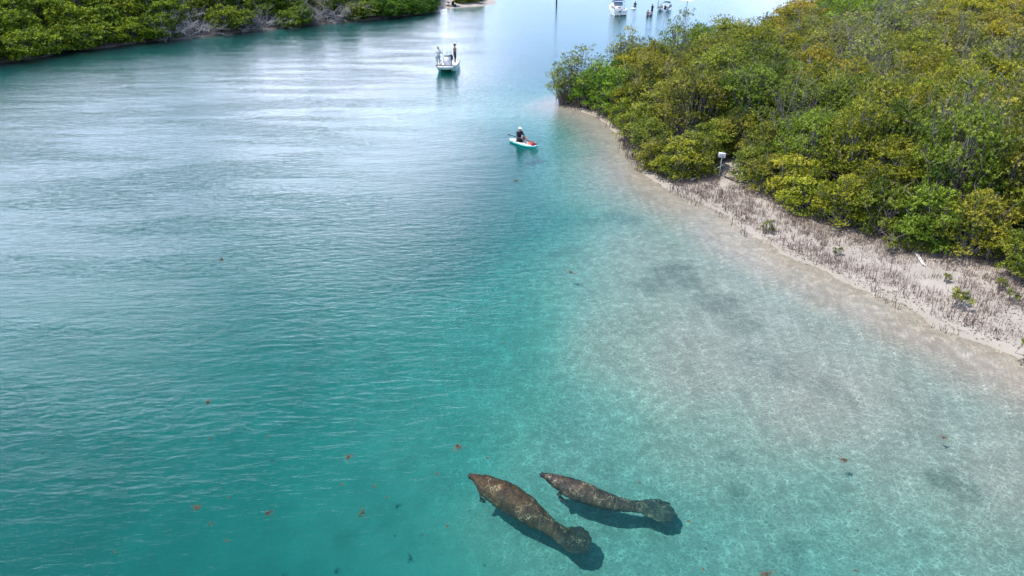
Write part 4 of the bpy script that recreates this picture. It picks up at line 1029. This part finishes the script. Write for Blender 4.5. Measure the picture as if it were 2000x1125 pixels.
def canopy_boat():
    p = G(1297, 20); root = empty("canopy_boat", (p.x, p.y, 0), R(-20)); tag(root, "small grey deck boat with railings and a short dark canopy beside the wading people", "boat")
    for x in (-.75, .75): MB().tube([(x, -1.2, .1), (x, -1.0, .12), (x, 2.2, .12), (x, 2.7, .3)], [.18, .24, .24, .06], 10).build("pontoon", STEEL, root)
    MB().box((0, .7, .40), (1.9, 3.9, .10), bev=.02).build("deck", DECK, root)
    for k, (x, y) in enumerate([(-.93, -1.2), (-.93, 0), (-.93, 1.2), (-.93, 2.5), (.93, -1.2), (.93, 0), (.93, 1.2), (.93, 2.5), (0, -1.22), (0, 2.55)]): MB().tube([(x, y, .42), (x, y, .98)], .022, 6).build("railing_post", STEEL, root)
    for x in (-.93, .93): MB().box((x, .65, .70), (.04, 3.6, .44)).build("railing_panel", GREYC, root)
    MB().box((-.48, -1.22, .70), (.8, .04, .44)).build("railing_panel", GREYC, root); MB().box((.50, -1.22, .66), (.75, .04, .3)).build("railing_panel", CREAM, root)
    MB().box((.35, -1.45, .55), (.34, .36, .7), bev=.06).build("outboard_motor", BLACK, root)
    rows = [[Vector((x, y, 1.45 - .12 * (abs(x - .35) / .58) ** 3)) for x in np.linspace(-.2, .93, 9)] for y in (-1.1, .6)]
    MB().loft([r + [v - Vector((0, 0, .09)) for v in r][::-1] for r in rows]).build("canopy", CANVAS, root, False)
    for x in (-.18, .91):
        for y in (-1.05, .55): MB().tube([(x, y, .9), (x, y, 1.3)], .016, 6).build("canopy_post", STEEL, root)
    MB().tube([(-.95, -1.2, .3), (-.95, -1.2, 3.1)], [.09, .075], 10).build("anchor_pole", GEL, root)
    MB().box((-.8, -1.1, .75), (.3, .3, .5), bev=.06).build("bow_seat", WHITEC, root)
canopy_boat()

# people in the water
p = G(1265, 31); person((p.x, p.y, -.85), R(10), "person in maroon shorts wading on the left of the close pair", SKIN_BROWN, shorts=MAROON)
p = G(1271, 31); person((p.x, p.y, -.85), R(-10), "bare backed person in dark shorts wading on the right of the close pair", SKIN_PINK, shorts=NAVY, over={'elR': (.32, .1, 1.3), 'wrR': (.28, .3, 1.42)})
p = G(1274, 18); person((p.x, p.y, -.9), R(30), "person in a black top wading behind the close pair", SKIN_PINK, shirt=BLACK, shirt_name="top", shorts=NAVY)
p = G(1240.5, 10.5); person((p.x, p.y, -1.05), R(0), "person in black standing chest deep beyond the motor boat", SKIN_BROWN, shirt=BLACK, shirt_name="top", shorts=BLACK)
p = G(1237.5, 17.5); person((p.x, p.y, -1.25), R(0), "person with dark hair shoulder deep holding a white float", SKIN_PINK, shirt=WHITEC, shirt_name="top", shorts=BLACK)
fl = empty("swim_ring", (p.x, p.y, .05)); tag(fl, "white ring float round the shoulder deep swimmer", "float")
rg = [[Vector(((.38 + .1 * math.cos(a)) * math.cos(b2), (.38 + .1 * math.cos(a)) * math.sin(b2), .1 * math.sin(a))) for a in [2 * math.pi * i / 10 for i in range(10)]] for b2 in [2 * math.pi * j / 24 for j in range(25)]]
MB().loft(rg, False).build("ring_tube", WHITEC, fl)

def umbrella(p, name, label, mats, Rr, H, drop=.35, tilt=0.0):
    root = empty(name, p); tag(root, label, "umbrella")
    MB().tube([(0, 0, -.6), (0, 0, H)], .022 if Rr < 1.1 else .05, 8).build("pole", simple("pole_dark", (.10, .11, .14), .5) if "pole_dark" not in bpy.data.materials else bpy.data.materials["pole_dark"], root)
    n = 8
    for i in range(n):
        a0, a1 = 2 * math.pi * i / n, 2 * math.pi * (i + 1) / n
        rows = []
        for f in (0.02, .35, .7, 1.0):
            row = []
            for g in (0, .25, .5, .75, 1):
                a = a0 + (a1 - a0) * g; sag = 1 - .05 * math.sin(math.pi * g) * f
                row.append(Vector((Rr * f * sag * math.cos(a), Rr * f * sag * math.sin(a), H - drop * f ** 1.6)))
            rows.append(row)
        mb = MB(); mb.sheet(rows); o = mb.build("canopy_panel", mats[i % len(mats)], root, False)
        sm = o.modifiers.new("thick", 'SOLIDIFY'); sm.thickness = .012
        MB().tube([(0, 0, H - .03), (Rr * .99 * math.cos(a0), Rr * .99 * math.sin(a0), H - drop - .012)], .012, 5).build("rib", STEEL, root)
    return root
umbrella(G(1341, 17), "water_umbrella", "cream umbrella on a dark pole standing in the shallow far water", [CREAM, simple("peach_canvas", (.82, .60, .48), .85)], 1.25, 1.75)
PINK = simple("pink_canvas", (.80, .18, .25), .8); BLUE = simple("blue_canvas", (.10, .30, .75), .8); LILAC = simple("lilac_canvas", (.72, .62, .80), .8)
pu = G(880, 14, .1); pu.y += 1.0; pu.z = .1
umbrella(pu, "beach_umbrella", "pink white and blue beach umbrella on the far sandy bank", [PINK, WHITEC, BLUE, LILAC], 1.0, 1.85)
person((pu.x - .45, pu.y - .3, .12), R(170), "person in a white top sitting under the rainbow umbrella", SKIN_TAN, pose=SIT, shirt=WHITEC, shirt_name="top", shorts=BLACK, scale=.95)
def folding_chair(p, rz, label):
    root = empty("folding_chair", p, rz); tag(root, label, "chair", "folding chairs under the beach umbrella")
    MB().box((0, 0, .32), (.5, .48, .03), bev=.01).build("seat", BLACK, root); MB().box((0, -.28, .62), (.5, .03, .6), rot=Matrix.Rotation(R(14), 4, 'X'), bev=.01).build("backrest", BLACK, root)
    for x in (-.24, .24):
        for y in (-.24, .22): MB().tube([(x, y, 0), (x, -y * .3, .32)], .013, 6).build("leg", STEEL, root)
folding_chair((pu.x + .35, pu.y - .25, .1), R(175), "black folding chair under the right half of the beach umbrella")
folding_chair((pu.x - .45, pu.y - .25, .05), R(185), "black folding chair the seated person uses under the beach umbrella")
cl_ = empty("cool_box", (pu.x + .75, pu.y - .2, .1)); tag(cl_, "dark cool box at the edge of the umbrella shade on the far bank", "cool box")
MB().box((0, 0, .2), (.5, .35, .36), bev=.03).build("box_body", NAVY, cl_); MB().box((0, 0, .41), (.52, .37, .06), bev=.02).build("lid", BLACK, cl_)

# channel marker post
p = G(1087, 7); o = empty("channel_post", (p.x, p.y, 0)); tag(o, "dark timber channel post rising from the far water", "post")
MB().tube([(0, 0, -2), (0, 0, 3.0)], [.17, .15], 12).build("pile", DARKROOT, o); MB().tube([(0, 0, 3.0), (0, 0, 3.12)], [.17, .05], 12).build("pile_cap", BLACK, o)

# sign on the beach
p = G(1403, 356); gz = ground_z(p.x, p.y); root = empty("beach_sign", (p.x, p.y, gz), R(-28)); tag(root, "small white notice on a metal post at the edge of the mangroves", "sign")
MB().box((0, 0, .62), (.05, .04, 1.66), bev=.008).build("post", simple("galvanised_post", (.30, .33, .33), .5, metal=.3), root)
MB().box((0, -.035, 1.32), (.38, .012, .28), bev=.004).build("sign_panel", simple("sign_white", (.78, .78, .82), .5, .03), root)
INK = simple("sign_ink", (.04, .04, .05), .6); mb = MB()
for row, (z_, hgt, segs) in enumerate([(1.375, .050, (.06, .04, .07, .05, .05, .07)), (1.325, .028, (.05, .05, .06, .04, .06)), (1.265, .050, (.09, .06, .08))]):
    x = -.19 if row < 2 else -.17
    for s_ in segs: mb.box(((x + s_ / 2) * .8, -.0435, z_), (s_ * .64, .003, hgt)); x += s_ + .012
mb.build("lettering", INK, root, False)
for z_ in (1.21, 1.43): MB().ball((0, -.045, z_), (.010, .006, .010), 8).build("bolt", STEEL, root)

# drift boards and pipes
PLANKM = simple("weathered_board", (.62, .60, .60), .8, .25, 7, bump=.01); PVC = simple("white_pipe", (.80, .79, .78), .4, .04)
def board(pa, pb, w, label, group=None, z=.10, mat=PLANKM):
    a, b_ = G(*pa), G(*pb); a.z = ground_z(a.x, a.y) + z; b_.z = ground_z(b_.x, b_.y) + z; c = (a + b_) / 2; d = b_ - a
    M = d.to_track_quat('Y', 'Z').to_matrix().to_4x4()
    mb = MB(); mb.box((0, 0, 0), (w, d.length, .035), rot=M, bev=.006); o = mb.build("drift_board", mat, None, False, c); tag(o, label, "board", group); return o
board((1388, 346), (1405, 336), .10, "upper of two parallel grey drift boards left of the sign post", "drift boards by the sign", .35); board((1392, 349), (1409, 341), .10, "lower of two parallel grey drift boards left of the sign post", "drift boards by the sign", .3)
board((1349, 361), (1376, 349), .09, "long grey drift board lying farthest left of the sign", "drift boards by the sign", .18)
board((1412, 353), (1430, 361), .06, "dark drift stick on the sand right of the sign post", None, .06, DARKROOT)
def pipe(pa, pb, r, label):
    a, b_ = G(*pa), G(*pb); a.z = ground_z(a.x, a.y) + .07; b_.z = ground_z(b_.x, b_.y) + .07
    root = empty("pipe", a); tag(root, label, "pipe", "white pipes on the near beach")
    n = 16; d = (b_ - a); rings = []
    dn_ = d.normalized(); sd = dn_.cross(Vector((0, 0, 1))).normalized(); up = sd.cross(dn_)
    for rr, f in ((r, 0), (r, 1), (r * .82, 1), (r * .82, 0)): rings.append([d * f + (sd * math.cos(q) + up * math.sin(q)) * rr for q in [2 * math.pi * k / n for k in range(n)]])
    MB().loft(rings + [rings[0]], False).build("pipe_wall", PVC, root)
    return root
pipe((1783, 507), (1799, 529), .024, "left one of two white pipes lying on the sand"); pipe((1785, 505), (1803, 531), .024, "right one of two white pipes lying on the sand")
o = obj("orange_tag", MB().box((0, 0, 0), (.16, .10, .03), bev=.01).mesh("orange_tag", simple("orange_tape", (.75, .25, .12), .6)), None, G(1779, 500) + Vector((0, 0, ground_z(*G(1779, 500)[:2]) + .05)))
tag(o, "scrap of orange tape at the upper end of the white pipes", "tape")
# pale fallen branches on the canopy edge
for (a, b_, lab) in [((1253, 259), (1268, 263), "short bleached branch lying in the bushes at the inner bend"), ((1236, 268), (1258, 271), "bleached stick at the foot of the bushes by the inner bend")]:
    a, b_ = G(*a, .7), G(*b_, .7); d = b_ - a
    o = MB().tube([(0, 0, 0), d * .5 + Vector((0, 0, .05)), d], [.035, .03, .015], 6).build("fallen_branch", DEADWOOD, None, True, a); tag(o, lab, "branch")

# ------------------------------------------------------------------ floating weed
WEED = simple("brown_weed", (.15, .07, .032), .8, .4, 14); WEEDG = simple("olive_weed", (.12, .11, .05), .8, .4, 14)
def weed_mesh(seed, mat):
    rs = np.random.RandomState(seed); n = 130; V = []
    arms = rs.uniform(0, 6.28, 5)
    for i in range(n):
        a = arms[rs.randint(5)] + rs.normal(0, .25); r = abs(rs.normal(0, .09)); c = np.array([r * math.cos(a), r * math.sin(a) * .8, rs.uniform(-.02, .015)])
        d = rs.normal(size=3) * np.array([1, 1, .4]); d /= np.linalg.norm(d); w = np.cross(d, [0, 0, 1]) + rs.normal(0, .2, 3); L = rs.uniform(.02, .05)
        V += [c, c + d * L * .5 + w * L * .25, c + d * L, c + d * L * .5 - w * L * .25]
    return np_mesh("floating_weed", np.array(V), np.arange(4 * n).reshape(-1, 4), mat)
WEEDS = [weed_mesh(i, WEED) for i in range(3)] + [weed_mesh(5, WEEDG)]
BIGW = [(405, 788, 1.0, 0, "brown floating weed clump far left of the manatees in the deep water"), (680, 892, .9, 0, "brown weed clump shaped like a tick midway left of the manatees"), (893, 870, 1.35, .0, "largest reddish weed clump floating just above the larger manatee head"),
        (1653, 899, 1.1, 0, "orange brown weed clump over the shallow sand right of the manatees"), (520, 1003, 1.0, -.12, "dim weed clump just under the surface left of centre"), (709, 1002, 1.1, -.2, "dim olive weed clump underwater nearest left of the larger manatee"),
        (1117, 533, 1.5, -.03, "brown weed clump with a dark side in the pale shallows in mid channel"), (384, 992, .9, 0, "small tan weed clump near the lower left deep water"), (1500, 1121, 1.0, 0, "weed scrap cut by the lower frame edge"), (1008, 353, 1.6, 0, "orange weed scrap floating below the paddle board"),
        (433, 506, 1.2, 0, "weed scrap alone in the ripples of the upper left channel"), (1843, 855, .8, 0, "weed scrap at the sandy shallows nearest the beach")]
for px, py, s, z, lab in BIGW:
    o = obj("floating_weed", WEEDS[3] if 'olive' in lab else WEEDS[rnd.randrange(3)], None, G(px, py, z) + Vector((0, 0, .01))); o.scale = (s, s, s); o.rotation_euler = (0, 0, rnd.uniform(0, 6)); tag(o, lab, "weed clump")
for px, py in [(520, 853), (483, 682), (447, 971), (409, 858), (314, 901), (852, 926), (730, 952), (874, 1029), (831, 1047), (668, 946), (755, 972), (220, 1080), (444, 1056), (330, 800), (412, 1022), (83, 886), (280, 628), (950, 895), (1250, 944), (1345, 1018), (1212, 683), (1313, 526), (697, 470), (320, 470),
               (630, 450), (115, 310), (58, 270), (270, 294), (1450, 910), (1660, 998), (1670, 1115), (1374, 1112), (984, 670), (1008, 683), (1970, 803), (1350, 512), (1384, 497)]:
    o = obj("floating_weed", WEEDS[rnd.randrange(3)], None, G(px, py) + Vector((0, 0, .008))); s = rnd.uniform(.25, .45); o.scale = (s, s, s); o.rotation_euler = (0, 0, rnd.uniform(0, 6))
    tag(o, "tiny speck of brown weed drifting on the open water", "weed clump", "tiny drifting weed specks")
print("n", len(spots), len(lspots), len(front)); print("objects", len(bpy.data.objects))
